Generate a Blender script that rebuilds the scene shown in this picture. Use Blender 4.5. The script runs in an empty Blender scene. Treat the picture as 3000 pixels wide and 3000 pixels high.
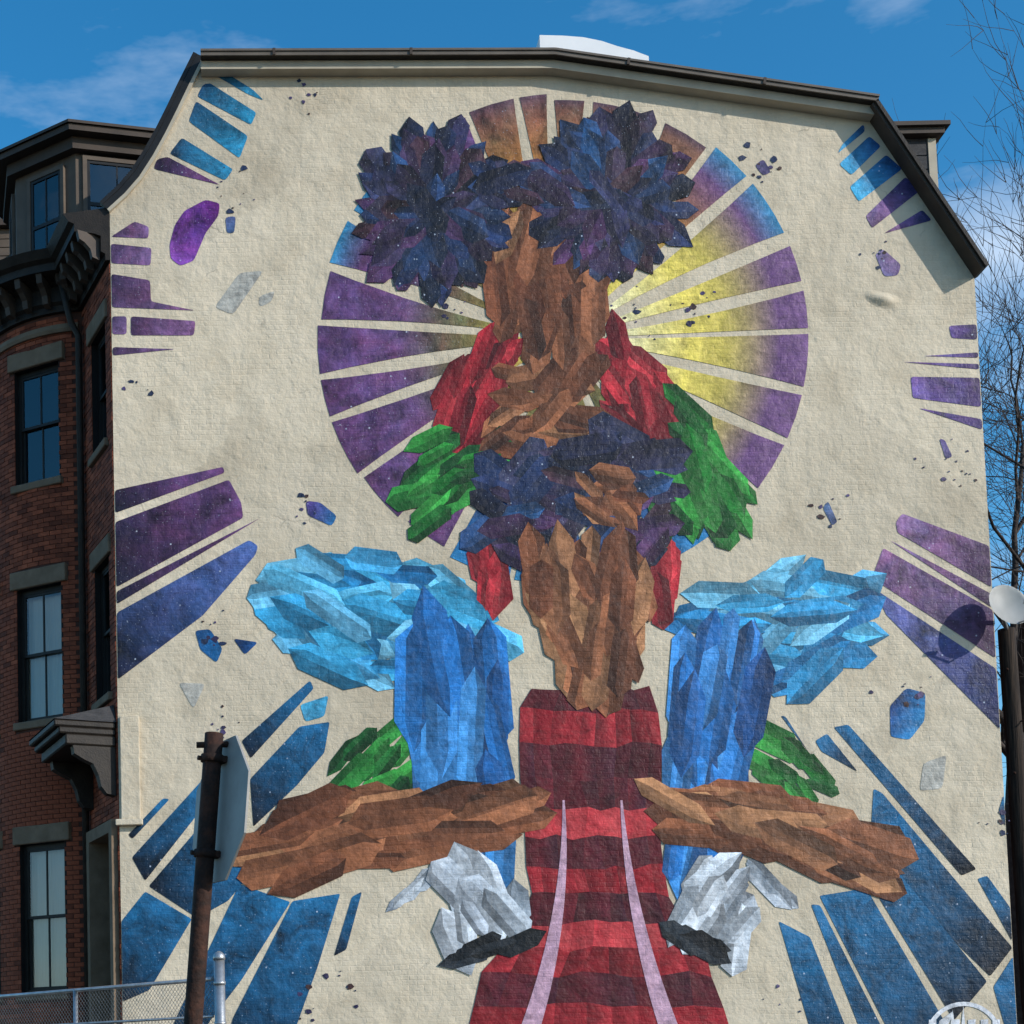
import bpy, bmesh, math, random
from math import sin, cos, tan, pi, radians, sqrt
from mathutils import Vector, Matrix

# ------------------------------------------------------------------ camera, sky, sun, exposure
SC = bpy.context.scene
COL = SC.collection
S = 1932.0                      # picture units used below when a pixel is turned into a direction
F, PX, PY = 2860.0, 500.0, 1800.0
PITCH = radians(4.0)
ROLL = radians(1.3)
CAM = Vector((2.29, -22.0, 1.6))

cd = bpy.data.cameras.new('camera')
cam = bpy.data.objects.new('camera', cd); COL.objects.link(cam)
cam.location = CAM
cam.rotation_euler = (Matrix.Rotation(pi/2 + PITCH, 4, 'X') @ Matrix.Rotation(-ROLL, 4, 'Z')).to_euler()
cd.sensor_width = 36.0; cd.lens = F/S*36.0
cd.shift_x = (S/2 - PX)/S; cd.shift_y = (PY - S/2)/S
cd.clip_start = 0.1; cd.clip_end = 3000
SC.camera = cam

SUN = Vector((1.62, -1.0, 0.84)).normalized()
EL = math.asin(SUN.z); AZ = math.atan2(SUN.x, SUN.y)

w = bpy.data.worlds.new('World'); SC.world = w; w.use_nodes = True
nt = w.node_tree; nt.nodes.clear()
out = nt.nodes.new('ShaderNodeOutputWorld'); bg = nt.nodes.new('ShaderNodeBackground')
sky = nt.nodes.new('ShaderNodeTexSky'); sky.sky_type = 'NISHITA'; sky.sun_disc = False
sky.sun_elevation = EL; sky.sun_rotation = AZ
sky.air_density = 1.0; sky.dust_density = 0.4; sky.ozone_density = 3.0
hs = nt.nodes.new('ShaderNodeHueSaturation'); hs.inputs['Saturation'].default_value = 1.33; hs.inputs['Value'].default_value = 1.0
hs.inputs['Hue'].default_value = 0.492
nt.links.new(sky.outputs[0], hs.inputs['Color'])
tc = nt.nodes.new('ShaderNodeTexCoord'); mp = nt.nodes.new('ShaderNodeMapping'); mp.inputs['Scale'].default_value = (1.0, 1.0, 3.2)
nz = nt.nodes.new('ShaderNodeTexNoise'); nz.inputs['Scale'].default_value = 2.6; nz.inputs['Detail'].default_value = 7; nz.inputs['Roughness'].default_value = 0.6
mp.inputs['Location'].default_value = (7.7, 4.0, 0.82)
cr = nt.nodes.new('ShaderNodeValToRGB'); cr.color_ramp.elements[0].position = 0.50; cr.color_ramp.elements[1].position = 0.95
nt.links.new(tc.outputs['Generated'], mp.inputs[0]); nt.links.new(mp.outputs[0], nz.inputs['Vector']); nt.links.new(nz.outputs['Fac'], cr.inputs[0])
mixc = nt.nodes.new('ShaderNodeMix'); mixc.data_type = 'RGBA'
nt.links.new(cr.outputs[0], mixc.inputs[0]); nt.links.new(hs.outputs[0], mixc.inputs[6]); mixc.inputs[7].default_value = (5.6, 6.2, 6.9, 1)
nt.links.new(mixc.outputs[2], bg.inputs[0]); bg.inputs[1].default_value = 0.15
nt.links.new(bg.outputs[0], out.inputs[0])

sl = bpy.data.lights.new('sun', 'SUN'); sl.energy = 3.2; sl.angle = radians(0.5); sl.color = (1.0, 0.955, 0.89)
so = bpy.data.objects.new('sun', sl); COL.objects.link(so)
so.rotation_euler = SUN.to_track_quat('Z', 'Y').to_euler(); so.location = (30, -30, 30)

SC.view_settings.view_transform = 'Standard'; SC.view_settings.look = 'None'
SC.view_settings.exposure = 0.4; SC.view_settings.gamma = 1.0; SC.view_settings.use_curve_mapping = False

# ------------------------------------------------------------------ pixel helpers
ct, st = cos(PITCH), sin(PITCH)
cr_, sr_ = cos(ROLL), sin(ROLL)
def on_y(px, py, y=0.0):
    """point where the view ray of a picture point meets the vertical plane y"""
    u, v = (px-PX)/F, (PY-py)/F
    u, v = u*cr_ + v*sr_, -u*sr_ + v*cr_
    d = Vector((u, ct - v*st, st + v*ct))
    t = (y - CAM.y)/d.y
    return CAM + d*t
def z_at(py, x, y):
    k = (PY-py)/F; dy = y - CAM.y; dx = x - CAM.x
    return CAM.z + (k*dy*ct + cr_*dy*st - dx*sr_)/(cr_*ct - k*st)
def W(px, py):
    p = on_y(px, py, 0.0); return (p.x, p.z)

# ------------------------------------------------------------------ mesh helpers
def link(name, me, mat=None, parent=None):
    o = bpy.data.objects.new(name, me); COL.objects.link(o)
    if mat is not None and me is not None and not me.materials: me.materials.append(mat)
    if parent is not None: o.parent = parent
    return o
def obj(name, bm, mat, parent=None, smooth=False):
    me = bpy.data.meshes.new(name); bm.normal_update(); bm.to_mesh(me); bm.free()
    if smooth:
        for p in me.polygons: p.use_smooth = True
    return link(name, me, mat, parent)
def empty(name, loc=(0, 0, 0)):
    o = bpy.data.objects.new(name, None); COL.objects.link(o); o.location = loc; return o
def tag(o, label=None, cat=None, group=None, kind=None):
    if label: o['label'] = label
    if cat: o['category'] = cat
    if group: o['group'] = group
    if kind: o['kind'] = kind
    return o
def NB(): return bmesh.new()
def quad(bm, a, b, c, d):
    return bm.faces.new([bm.verts.new(Vector(p)) for p in (a, b, c, d)])
def box(bm, x0, x1, y0, y1, z0, z1, fr=None):
    """axis box, or box in a local frame fr=(origin, T, N): x along T, y along N"""
    P = []
    for z in (z0, z1):
        for (x, y) in ((x0, y0), (x1, y0), (x1, y1), (x0, y1)):
            if fr is None: P.append(Vector((x, y, z)))
            else: P.append(fr[0] + fr[1]*x + fr[2]*y + Vector((0, 0, z)))
    v = [bm.verts.new(p) for p in P]
    fs = [(3, 2, 1, 0), (4, 5, 6, 7), (0, 1, 5, 4), (1, 2, 6, 5), (2, 3, 7, 6), (3, 0, 4, 7)]
    r = [bm.faces.new([v[i] for i in f]) for f in fs]
    return r
def fixn(bm): bmesh.ops.recalc_face_normals(bm, faces=bm.faces[:])
def tube(bm, pts, rad, n=8, cap=True):
    pts = [Vector(p) for p in pts]
    if not isinstance(rad, (list, tuple)): rad = [rad]*len(pts)
    rings = []; ref = None
    for i, p in enumerate(pts):
        a = pts[max(0, i-1)]; b = pts[min(len(pts)-1, i+1)]
        t = (b-a).normalized()
        if ref is None:
            ref = t.cross(Vector((0, 0, 1)));
            if ref.length < 1e-3: ref = t.cross(Vector((1, 0, 0)))
        else: ref = ref - t*ref.dot(t)
        ref.normalize(); q = t.cross(ref)
        rings.append([bm.verts.new(p + (ref*cos(2*pi*k/n) + q*sin(2*pi*k/n))*rad[i]) for k in range(n)])
    for r0, r1 in zip(rings, rings[1:]):
        for k in range(n):
            f = bm.faces.new((r0[k], r0[(k+1) % n], r1[(k+1) % n], r1[k])); f.smooth = True
    if cap:
        bm.faces.new(rings[0][::-1]); bm.faces.new(rings[-1])
def bevel(bm, w, seg=2):
    bmesh.ops.bevel(bm, geom=bm.edges[:], offset=w, segments=seg, profile=0.6, affect='EDGES', clamp_overlap=True)

def lin(c):
    r = []
    for v in c[:3]:
        v = v/255.0
        r.append(v/12.92 if v <= 0.04045 else ((v+0.055)/1.055)**2.4)
    return tuple(r)

# ------------------------------------------------------------------ materials
def M(name, rough=0.7, spec=0.3):
    m = bpy.data.materials.new(name); m.use_nodes = True
    b = m.node_tree.nodes['Principled BSDF']; b.inputs['Roughness'].default_value = rough
    b.inputs['Specular IOR Level'].default_value = spec
    return m, m.node_tree, b
def N(t, kind, **kw):
    n = t.nodes.new(kind)
    for k, v in kw.items():
        if k in n.inputs: n.inputs[k].default_value = v
        else: setattr(n, k, v)
    return n
def noisy(name, c0, c1, scale=3.0, rough=0.75, detail=6, bump=0.0, bscale=40, stretch=(1, 1, 1), spec=0.3, metal=0.0, lo=0.3, hi=0.7):
    m, t, b = M(name, rough, spec); b.inputs['Metallic'].default_value = metal
    co = N(t, 'ShaderNodeTexCoord'); mp = N(t, 'ShaderNodeMapping'); mp.inputs['Scale'].default_value = stretch
    t.links.new(co.outputs['Object'], mp.inputs[0])
    n = N(t, 'ShaderNodeTexNoise', Scale=scale, Detail=detail, Roughness=0.6); t.links.new(mp.outputs[0], n.inputs['Vector'])
    r = N(t, 'ShaderNodeValToRGB'); r.color_ramp.elements[0].position = lo; r.color_ramp.elements[1].position = hi
    r.color_ramp.elements[0].color = (*c0, 1); r.color_ramp.elements[1].color = (*c1, 1)
    t.links.new(n.outputs['Fac'], r.inputs[0]); t.links.new(r.outputs[0], b.inputs['Base Color'])
    if bump:
        n2 = N(t, 'ShaderNodeTexNoise', Scale=bscale, Detail=4); t.links.new(mp.outputs[0], n2.inputs['Vector'])
        bp = N(t, 'ShaderNodeBump', Strength=bump, Distance=0.02); t.links.new(n2.outputs['Fac'], bp.inputs['Height'])
        t.links.new(bp.outputs[0], b.inputs['Normal'])
    return m

def wall_bump_group():
    """relief of the thickly painted old brickwork, shared by bare wall and mural paint"""
    g = bpy.data.node_groups.new('painted_brick_relief', 'ShaderNodeTree')
    g.interface.new_socket('Normal', in_out='OUTPUT', socket_type='NodeSocketVector')
    g.interface.new_socket('Height', in_out='OUTPUT', socket_type='NodeSocketFloat')
    o = g.nodes.new('NodeGroupOutput'); L = g.links.new
    co = g.nodes.new('ShaderNodeTexCoord'); se = g.nodes.new('ShaderNodeSeparateXYZ'); cm = g.nodes.new('ShaderNodeCombineXYZ')
    L(co.outputs['Object'], se.inputs[0]); L(se.outputs[0], cm.inputs[0]); L(se.outputs[2], cm.inputs[1])
    wob = g.nodes.new('ShaderNodeTexNoise'); wob.inputs['Scale'].default_value = 2.2; wob.inputs['Detail'].default_value = 3
    L(co.outputs['Object'], wob.inputs['Vector'])
    mad = g.nodes.new('ShaderNodeVectorMath'); mad.operation = 'MULTIPLY_ADD'; mad.inputs[1].default_value = (0.06, 0.06, 0); L(wob.outputs['Color'], mad.inputs[0]); L(cm.outputs[0], mad.inputs[2])
    br = g.nodes.new('ShaderNodeTexBrick'); br.inputs['Scale'].default_value = 1.0
    br.inputs['Brick Width'].default_value = 0.215; br.inputs['Row Height'].default_value = 0.076
    br.inputs['Mortar Size'].default_value = 0.011; br.inputs['Mortar Smooth'].default_value = 0.9
    br.inputs['Color1'].default_value = (1, 1, 1, 1); br.inputs['Color2'].default_value = (0.72, 0.72, 0.72, 1); br.inputs['Mortar'].default_value = (0, 0, 0, 1)
    L(mad.outputs[0], br.inputs['Vector'])
    ma = g.nodes.new('ShaderNodeTexNoise'); ma.inputs['Scale'].default_value = 1.3; ma.inputs['Detail'].default_value = 2; L(co.outputs['Object'], ma.inputs['Vector'])
    mr = g.nodes.new('ShaderNodeMapRange'); mr.inputs[1].default_value = 0.35; mr.inputs[2].default_value = 0.7; mr.inputs[3].default_value = 0.15; mr.inputs[4].default_value = 1.0; L(ma.outputs['Fac'], mr.inputs[0])
    n1 = g.nodes.new('ShaderNodeTexNoise'); n1.inputs['Scale'].default_value = 3.1; n1.inputs['Detail'].default_value = 5; n1.inputs['Roughness'].default_value = 0.55; L(co.outputs['Object'], n1.inputs['Vector'])
    n2 = g.nodes.new('ShaderNodeTexNoise'); n2.inputs['Scale'].default_value = 13; n2.inputs['Detail'].default_value = 5; n2.inputs['Roughness'].default_value = 0.65; L(co.outputs['Object'], n2.inputs['Vector'])
    m1 = g.nodes.new('ShaderNodeMath'); m1.operation = 'MULTIPLY'; L(br.outputs['Color'], m1.inputs[0]); L(mr.outputs[0], m1.inputs[1])
    a1 = g.nodes.new('ShaderNodeMath'); a1.operation = 'MULTIPLY_ADD'; a1.inputs[1].default_value = 0.20; L(m1.outputs[0], a1.inputs[0])
    b1 = g.nodes.new('ShaderNodeMath'); b1.operation = 'MULTIPLY'; b1.inputs[1].default_value = 3.0; L(n1.outputs['Fac'], b1.inputs[0]); L(b1.outputs[0], a1.inputs[2])
    a2 = g.nodes.new('ShaderNodeMath'); a2.operation = 'MULTIPLY_ADD'; a2.inputs[1].default_value = 0.75; L(n2.outputs['Fac'], a2.inputs[0]); L(a1.outputs[0], a2.inputs[2])
    bp = g.nodes.new('ShaderNodeBump'); bp.inputs['Strength'].default_value = 0.85; bp.inputs['Distance'].default_value = 0.016
    L(a2.outputs[0], bp.inputs['Height']); L(bp.outputs[0], o.inputs['Normal']); L(br.outputs['Color'], o.inputs['Height'])
    return g
BUMP = wall_bump_group()
def add_relief(t, b):
    g = t.nodes.new('ShaderNodeGroup'); g.node_tree = BUMP
    t.links.new(g.outputs['Normal'], b.inputs['Normal']); return g

def make_wall_mat():
    m, t, b = M('cream_wall_paint', 0.8, 0.2)
    co = N(t, 'ShaderNodeTexCoord')
    n = N(t, 'ShaderNodeTexNoise', Scale=0.9, Detail=8, Roughness=0.65); t.links.new(co.outputs['Object'], n.inputs['Vector'])
    r = N(t, 'ShaderNodeValToRGB')
    e = r.color_ramp.elements; e[0].position = 0.28; e[0].color = (*lin((180, 166, 143)), 1); e[1].position = 0.72; e[1].color = (*lin((209, 196, 174)), 1)
    k = e.new(0.5); k.color = (*lin((200, 187, 164)), 1)
    t.links.new(n.outputs['Fac'], r.inputs[0])
    mp = N(t, 'ShaderNodeMapping'); mp.inputs['Scale'].default_value = (5, 5, 0.5); t.links.new(co.outputs['Object'], mp.inputs[0])
    n2 = N(t, 'ShaderNodeTexNoise', Scale=1.0, Detail=6, Roughness=0.7); t.links.new(mp.outputs[0], n2.inputs['Vector'])
    r2 = N(t, 'ShaderNodeValToRGB'); r2.color_ramp.elements[0].position = 0.55; r2.color_ramp.elements[1].position = 0.8
    r2.color_ramp.elements[0].color = (0, 0, 0, 1); r2.color_ramp.elements[1].color = (0.5, 0.5, 0.5, 1); t.links.new(n2.outputs['Fac'], r2.inputs[0])
    mx = N(t, 'ShaderNodeMix', data_type='RGBA'); t.links.new(r2.outputs[0], mx.inputs[0]); t.links.new(r.outputs[0], mx.inputs[6]); mx.inputs[7].default_value = (*lin((158, 148, 130)), 1)
    # patched areas in a slightly different cream
    vp = N(t, 'ShaderNodeTexVoronoi', Scale=0.55); nd_ = N(t, 'ShaderNodeTexNoise', Scale=2.5, Detail=3); t.links.new(co.outputs['Object'], nd_.inputs['Vector'])
    vm = N(t, 'ShaderNodeVectorMath', operation='MULTIPLY_ADD'); vm.inputs[1].default_value = (0.5, 0.5, 0.5); t.links.new(nd_.outputs['Color'], vm.inputs[0]); t.links.new(co.outputs['Object'], vm.inputs[2]); t.links.new(vm.outputs[0], vp.inputs['Vector'])
    sp_ = N(t, 'ShaderNodeSeparateColor'); t.links.new(vp.outputs['Color'], sp_.inputs[0])
    pm = N(t, 'ShaderNodeMapRange'); pm.inputs[1].default_value = 0.0; pm.inputs[2].default_value = 1.0; pm.inputs[3].default_value = 0.9; pm.inputs[4].default_value = 1.06; t.links.new(sp_.outputs[0], pm.inputs[0])
    ps = N(t, 'ShaderNodeVectorMath', operation='SCALE'); t.links.new(mx.outputs[2], ps.inputs[0]); t.links.new(pm.outputs[0], ps.inputs['Scale'])
    # hairline cracks in places
    vc = N(t, 'ShaderNodeTexVoronoi', Scale=0.8, feature='DISTANCE_TO_EDGE'); t.links.new(vm.outputs[0], vc.inputs['Vector'])
    cm_ = N(t, 'ShaderNodeMapRange'); cm_.inputs[1].default_value = 0.004; cm_.inputs[2].default_value = 0.012; cm_.inputs[3].default_value = 0.5; cm_.inputs[4].default_value = 0.0; t.links.new(vc.outputs['Distance'], cm_.inputs[0])
    mk = N(t, 'ShaderNodeMapRange'); mk.inputs[1].default_value = 0.55; mk.inputs[2].default_value = 0.65; t.links.new(n.outputs['Fac'], mk.inputs[0])
    mm = N(t, 'ShaderNodeMath', operation='MULTIPLY'); t.links.new(cm_.outputs[0], mm.inputs[0]); t.links.new(mk.outputs[0], mm.inputs[1])
    mc = N(t, 'ShaderNodeMix', data_type='RGBA'); t.links.new(mm.outputs[0], mc.inputs[0]); t.links.new(ps.outputs[0], mc.inputs[6]); mc.inputs[7].default_value = (0.16, 0.14, 0.11, 1)
    t.links.new(mc.outputs[2], b.inputs['Base Color'])
    add_relief(t, b)
    return m

def make_paint(name, galaxy):
    """mural paint: colour from the painted shape, broken up by brushwork; galaxy adds nebula blotches and specks"""
    m, t, b = M(name, 0.55, 0.3)
    L = t.links.new
    a = N(t, 'ShaderNodeAttribute', attribute_name='paint')
    co = N(t, 'ShaderNodeTexCoord')
    n = N(t, 'ShaderNodeTexNoise', Scale=2.1 if galaxy else 4.5, Detail=8, Roughness=0.7, Distortion=0.6); L(co.outputs['Object'], n.inputs['Vector'])
    mr = N(t, 'ShaderNodeMapRange'); mr.inputs[1].default_value = 0.3; mr.inputs[2].default_value = 0.7
    mr.inputs[3].default_value = 0.14 if galaxy else 0.55; mr.inputs[4].default_value = 1.75 if galaxy else 1.4; L(n.outputs['Fac'], mr.inputs[0])
    mu = N(t, 'ShaderNodeVectorMath', operation='SCALE'); L(a.outputs['Color'], mu.inputs[0]); L(mr.outputs[0], mu.inputs['Scale'])
    last = mu.outputs[0]
    mp = N(t, 'ShaderNodeMapping'); mp.inputs['Rotation'].default_value = (0, 0.6, 0); mp.inputs['Scale'].default_value = (3, 3, 16); L(co.outputs['Object'], mp.inputs[0])
    nb = N(t, 'ShaderNodeTexNoise', Scale=1.2, Detail=5, Roughness=0.6); L(mp.outputs[0], nb.inputs['Vector'])
    mrb = N(t, 'ShaderNodeMapRange'); mrb.inputs[1].default_value = 0.3; mrb.inputs[2].default_value = 0.7; mrb.inputs[3].default_value = 0.8; mrb.inputs[4].default_value = 1.18; L(nb.outputs['Fac'], mrb.inputs[0])
    m2 = N(t, 'ShaderNodeVectorMath', operation='SCALE'); L(last, m2.inputs[0]); L(mrb.outputs[0], m2.inputs['Scale']); last = m2.outputs[0]
    if galaxy:
        n2 = N(t, 'ShaderNodeTexNoise', Scale=1.7, Detail=5, Roughness=0.6, Distortion=0.8); L(co.outputs['Object'], n2.inputs['Vector'])
        rr = N(t, 'ShaderNodeValToRGB'); e = rr.color_ramp.elements
        e[0].position = 0.3; e[0].color = (0.72, 1.0, 1.02, 1); e[1].position = 0.7; e[1].color = (1.2, 0.9, 0.92, 1); L(n2.outputs['Fac'], rr.inputs[0])
        m3 = N(t, 'ShaderNodeVectorMath', operation='MULTIPLY'); L(last, m3.inputs[0]); L(rr.outputs[0], m3.inputs[1]); last = m3.outputs[0]
        for sc, th, am in ((5.0, 0.085, 0.8), (17.0, 0.13, 0.5)):
            v = N(t, 'ShaderNodeTexVoronoi', Scale=sc); L(co.outputs['Object'], v.inputs['Vector'])
            ms = N(t, 'ShaderNodeMapRange'); ms.inputs[1].default_value = th*0.3; ms.inputs[2].default_value = th; ms.inputs[3].default_value = am; ms.inputs[4].default_value = 0; L(v.outputs['Distance'], ms.inputs[0])
            ad = N(t, 'ShaderNodeMix', data_type='RGBA'); L(ms.outputs[0], ad.inputs[0]); L(last, ad.inputs[6]); ad.inputs[7].default_value = (0.55, 0.62, 0.75, 1); last = ad.outputs[2]
    nc = N(t, 'ShaderNodeTexNoise', Scale=9.0, Detail=9, Roughness=0.75); L(co.outputs['Object'], nc.inputs['Vector'])
    mcp = N(t, 'ShaderNodeMapRange'); mcp.inputs[1].default_value = 0.66; mcp.inputs[2].default_value = 0.72; mcp.inputs[3].default_value = 0.0; mcp.inputs[4].default_value = 0.55; L(nc.outputs['Fac'], mcp.inputs[0])
    chip = N(t, 'ShaderNodeMix', data_type='RGBA'); L(mcp.outputs[0], chip.inputs[0]); L(last, chip.inputs[6]); chip.inputs[7].default_value = (*lin((176, 166, 150)), 1); last = chip.outputs[2]
    L(last, b.inputs['Base Color'])
    add_relief(t, b)
    return m

MAT = {}
MAT['wall'] = make_wall_mat()
MAT['galaxy'] = make_paint('mural_night_sky_paint', True)
MAT['paint'] = make_paint('mural_plain_paint', False)
MAT['brick'] = noisy('red_brick', (0.15, 0.034, 0.015), (0.29, 0.072, 0.032), 5, 0.85, bump=0.3)
_t = MAT['brick'].node_tree; _b = _t.nodes['Principled BSDF']; _src = _b.inputs['Base Color'].links[0].from_socket
_g = _t.nodes.new('ShaderNodeNewGeometry'); _m = _t.nodes.new('ShaderNodeMapRange'); _m.inputs[3].default_value = 0.5; _m.inputs[4].default_value = 1.35; _t.links.new(_g.outputs['Random Per Island'], _m.inputs[0])
_v = _t.nodes.new('ShaderNodeVectorMath'); _v.operation = 'SCALE'; _t.links.new(_src, _v.inputs[0]); _t.links.new(_m.outputs[0], _v.inputs['Scale']); _t.links.new(_v.outputs[0], _b.inputs['Base Color'])
MAT['mortar'] = noisy('brick_mortar', (0.05, 0.02, 0.014), (0.085, 0.036, 0.025), 8, 0.9)
MAT['stone'] = noisy('brown_stone', (0.14, 0.098, 0.062), (0.21, 0.15, 0.10), 4, 0.85, bump=0.2)
MAT['trim_dark'] = noisy('dark_brown_trim_paint', (0.042, 0.031, 0.023), (0.07, 0.05, 0.037), 3, 0.6)
MAT['fascia'] = noisy('grey_brown_metal_fascia', (0.10, 0.082, 0.066), (0.15, 0.125, 0.10), 3, 0.5)
MAT['cornice'] = noisy('weathered_black_cornice_paint', (0.012, 0.009, 0.007), (0.03, 0.023, 0.017), 5, 0.6, bump=0.3)
MAT['trim_cream'] = noisy('cream_trim_paint', lin((160, 150, 132)), lin((182, 172, 152)), 2.5, 0.65)
MAT['trim_taupe'] = noisy('taupe_dormer_paint', (0.085, 0.062, 0.045), (0.12, 0.09, 0.066), 3, 0.65)
MAT['slate'] = noisy('dark_slate', (0.02, 0.02, 0.022), (0.05, 0.048, 0.05), 6, 0.7, bump=0.4, stretch=(1, 1, 4))
MAT['roof_flat'] = noisy('tar_roof', (0.03, 0.03, 0.03), (0.06, 0.058, 0.055), 3, 0.9)
MAT['sash'] = noisy('black_sash_paint', (0.01, 0.009, 0.008), (0.02, 0.018, 0.016), 4, 0.45)
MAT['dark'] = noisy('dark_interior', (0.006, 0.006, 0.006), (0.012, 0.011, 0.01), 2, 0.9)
MAT['curtain'] = noisy('pale_window_shade', (0.74, 0.70, 0.62), (0.84, 0.80, 0.72), 3, 0.85, stretch=(14, 14, 0.4))
MAT['white'] = noisy('white_roof_cover', (0.7, 0.71, 0.72), (0.8, 0.8, 0.8), 2, 0.5)
MAT['dish'] = noisy('off_white_dish', (0.55, 0.55, 0.52), (0.66, 0.65, 0.62), 3, 0.45)
MAT['galv'] = noisy('galvanised_steel', (0.32, 0.33, 0.34), (0.5, 0.51, 0.52), 9, 0.42, metal=0.75, bump=0.1)
MAT['wire'] = noisy('chain_link_wire', (0.2, 0.2, 0.2), (0.34, 0.34, 0.34), 9, 0.5, metal=0.4)
MAT['rust'] = noisy('rusted_steel_post', (0.022, 0.012, 0.009), (0.085, 0.032, 0.018), 9, 0.8, metal=0.2, bump=0.4, lo=0.42, hi=0.75)
MAT['sign_back'] = noisy('bare_aluminium_sign', (0.25, 0.24, 0.225), (0.36, 0.345, 0.32), 4, 0.6, metal=0.1)
MAT['wood_pole'] = noisy('dark_tarred_wood', (0.012, 0.008, 0.006), (0.055, 0.036, 0.024), 3, 0.9, stretch=(14, 14, 0.7), bump=0.6, bscale=3, lo=0.4, hi=0.72)
MAT['bark'] = noisy('tree_bark', (0.03, 0.024, 0.022), (0.075, 0.06, 0.052), 8, 0.9, bump=0.5)
MAT['asphalt'] = noisy('asphalt', (0.04, 0.04, 0.041), (0.062, 0.061, 0.06), 3, 0.9, bump=0.3, bscale=120)
MAT['concrete'] = noisy('pavement_concrete', (0.26, 0.25, 0.235), (0.36, 0.35, 0.33), 2, 0.9, bump=0.2, bscale=60)
MAT['door'] = noisy('dark_door_wood', (0.012, 0.008, 0.006), (0.03, 0.02, 0.014), 4, 0.5, stretch=(8, 8, 1))
def glass_mat():
    m = bpy.data.materials.new('window_glass'); m.use_nodes = True; t = m.node_tree; t.nodes.clear()
    o = N(t, 'ShaderNodeOutputMaterial'); mx = N(t, 'ShaderNodeMixShader'); tr = N(t, 'ShaderNodeBsdfTransparent'); gl = N(t, 'ShaderNodeBsdfGlossy', Roughness=0.03)
    tr.inputs[0].default_value = (0.75, 0.78, 0.77, 1); gl.inputs[0].default_value = (0.9, 0.9, 0.9, 1)
    co = N(t, 'ShaderNodeTexCoord'); nn = N(t, 'ShaderNodeTexNoise', Scale=1.6, Detail=2); t.links.new(co.outputs['Object'], nn.inputs['Vector'])
    bp = N(t, 'ShaderNodeBump', Strength=0.06, Distance=0.05); t.links.new(nn.outputs['Fac'], bp.inputs['Height']); t.links.new(bp.outputs[0], gl.inputs['Normal'])
    fr = N(t, 'ShaderNodeFresnel', IOR=1.5); ma = N(t, 'ShaderNodeMath', operation='MULTIPLY_ADD'); ma.inputs[1].default_value = 1.2; ma.inputs[2].default_value = 0.06
    t.links.new(fr.outputs[0], ma.inputs[0]); t.links.new(ma.outputs[0], mx.inputs[0]); t.links.new(tr.outputs[0], mx.inputs[1]); t.links.new(gl.outputs[0], mx.inputs[2]); t.links.new(mx.outputs[0], o.inputs[0])
    return m
MAT['glass'] = glass_mat()

# ------------------------------------------------------------------ ground
bm = NB(); quad(bm, (-900, -900, 0), (900, -900, 0), (900, 900, 0), (-900, 900, 0))
tag(obj('ground', bm, MAT['asphalt']), kind='structure', label='dark asphalt lot in front of the painted wall')
bm = NB(); box(bm, -30, 30, -1.6, -0.02, 0.004, 0.13); bevel(bm, 0.015, 1)
tag(obj('pavement', bm, MAT['concrete']), kind='structure', label='concrete pavement strip along the foot of the painted wall')

# ------------------------------------------------------------------ the corner rowhouse
HOUSE = empty('rowhouse', (6, 0, 0))
tag(HOUSE, 'tall end-of-row house with cream side wall carrying a huge colourful mural', 'house')
def H(name, bm, mat, parent=None, smooth=False):
    o = obj(name, bm, mat, None, smooth)
    p = parent or HOUSE
    o.parent = p; o.matrix_parent_inverse = Matrix.Translation(-HOUSE.location) if p is HOUSE else Matrix()
    return o

# outline of the end wall, in wall-plane metres
left_px = [(207, 402), (240, 372), (268, 340), (295, 298), (318, 256), (340, 212), (360, 170), (380, 130)]
OUT = [W(*p) for p in left_px] + [W(1040, 128), W(1636, 214), W(1838, 516)]
XL = OUT[0][0]; XR = OUT[-1][0]
D_ = Vector((-sin(radians(22)), cos(radians(22)), 0))      # direction of the street front
NF = Vector((-cos(radians(22)), -sin(radians(22)), 0))     # its outward normal
bm = NB()
ring = [(XR, 0.0)] + [(XR, OUT[-1][1])] + OUT[::-1][1:] + [(XL, 0.0)]
f = bm.faces.new([bm.verts.new((x, 0, z)) for x, z in ring]); bmesh.ops.triangulate(bm, faces=[f]); fixn(bm)
for f in bm.faces:
    if f.normal.y > 0: f.normal_flip()
END_WALL = H('end_wall', bm, MAT['wall']); END_WALL['label'] = 'lumpy cream painted brick end wall with mural'

# roof shell swept back from the gable outline: left points follow the street front, right ones go straight back
DEPTH = 12.0
def back(i, dist):
    x, z = OUT[i]
    dv = D_*dist/D_.y if i < 8 else Vector((0, dist, 0))
    if i == 8: dv = Vector((-0.2*dist, dist, 0))
    return Vector((x, 0.0, z)) + dv
bm = NB(); bm2 = NB()
for i in range(len(OUT)-1):
    tgt = bm if (i < 7 or i == 9) else bm2
    quad(tgt, back(i, 0.02), back(i+1, 0.02), back(i+1, DEPTH), back(i, DEPTH))
H('mansard_roof', bm, MAT['slate']); H('flat_roof', bm2, MAT['roof_flat'])
bm = NB()
quad(bm, (XR, 0.004, 0), (XR, DEPTH, 0), (XR, DEPTH, OUT[-1][1]), (XR, 0.004, OUT[-1][1]))
f = bm.faces.new([bm.verts.new(p) for p in [back(i, DEPTH) for i in range(len(OUT))] + [Vector((XR, DEPTH, 0)), Vector((XL, 0, 0)) + D_*DEPTH/D_.y]])
H('rear_wall', bm, MAT['mortar'])

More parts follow.
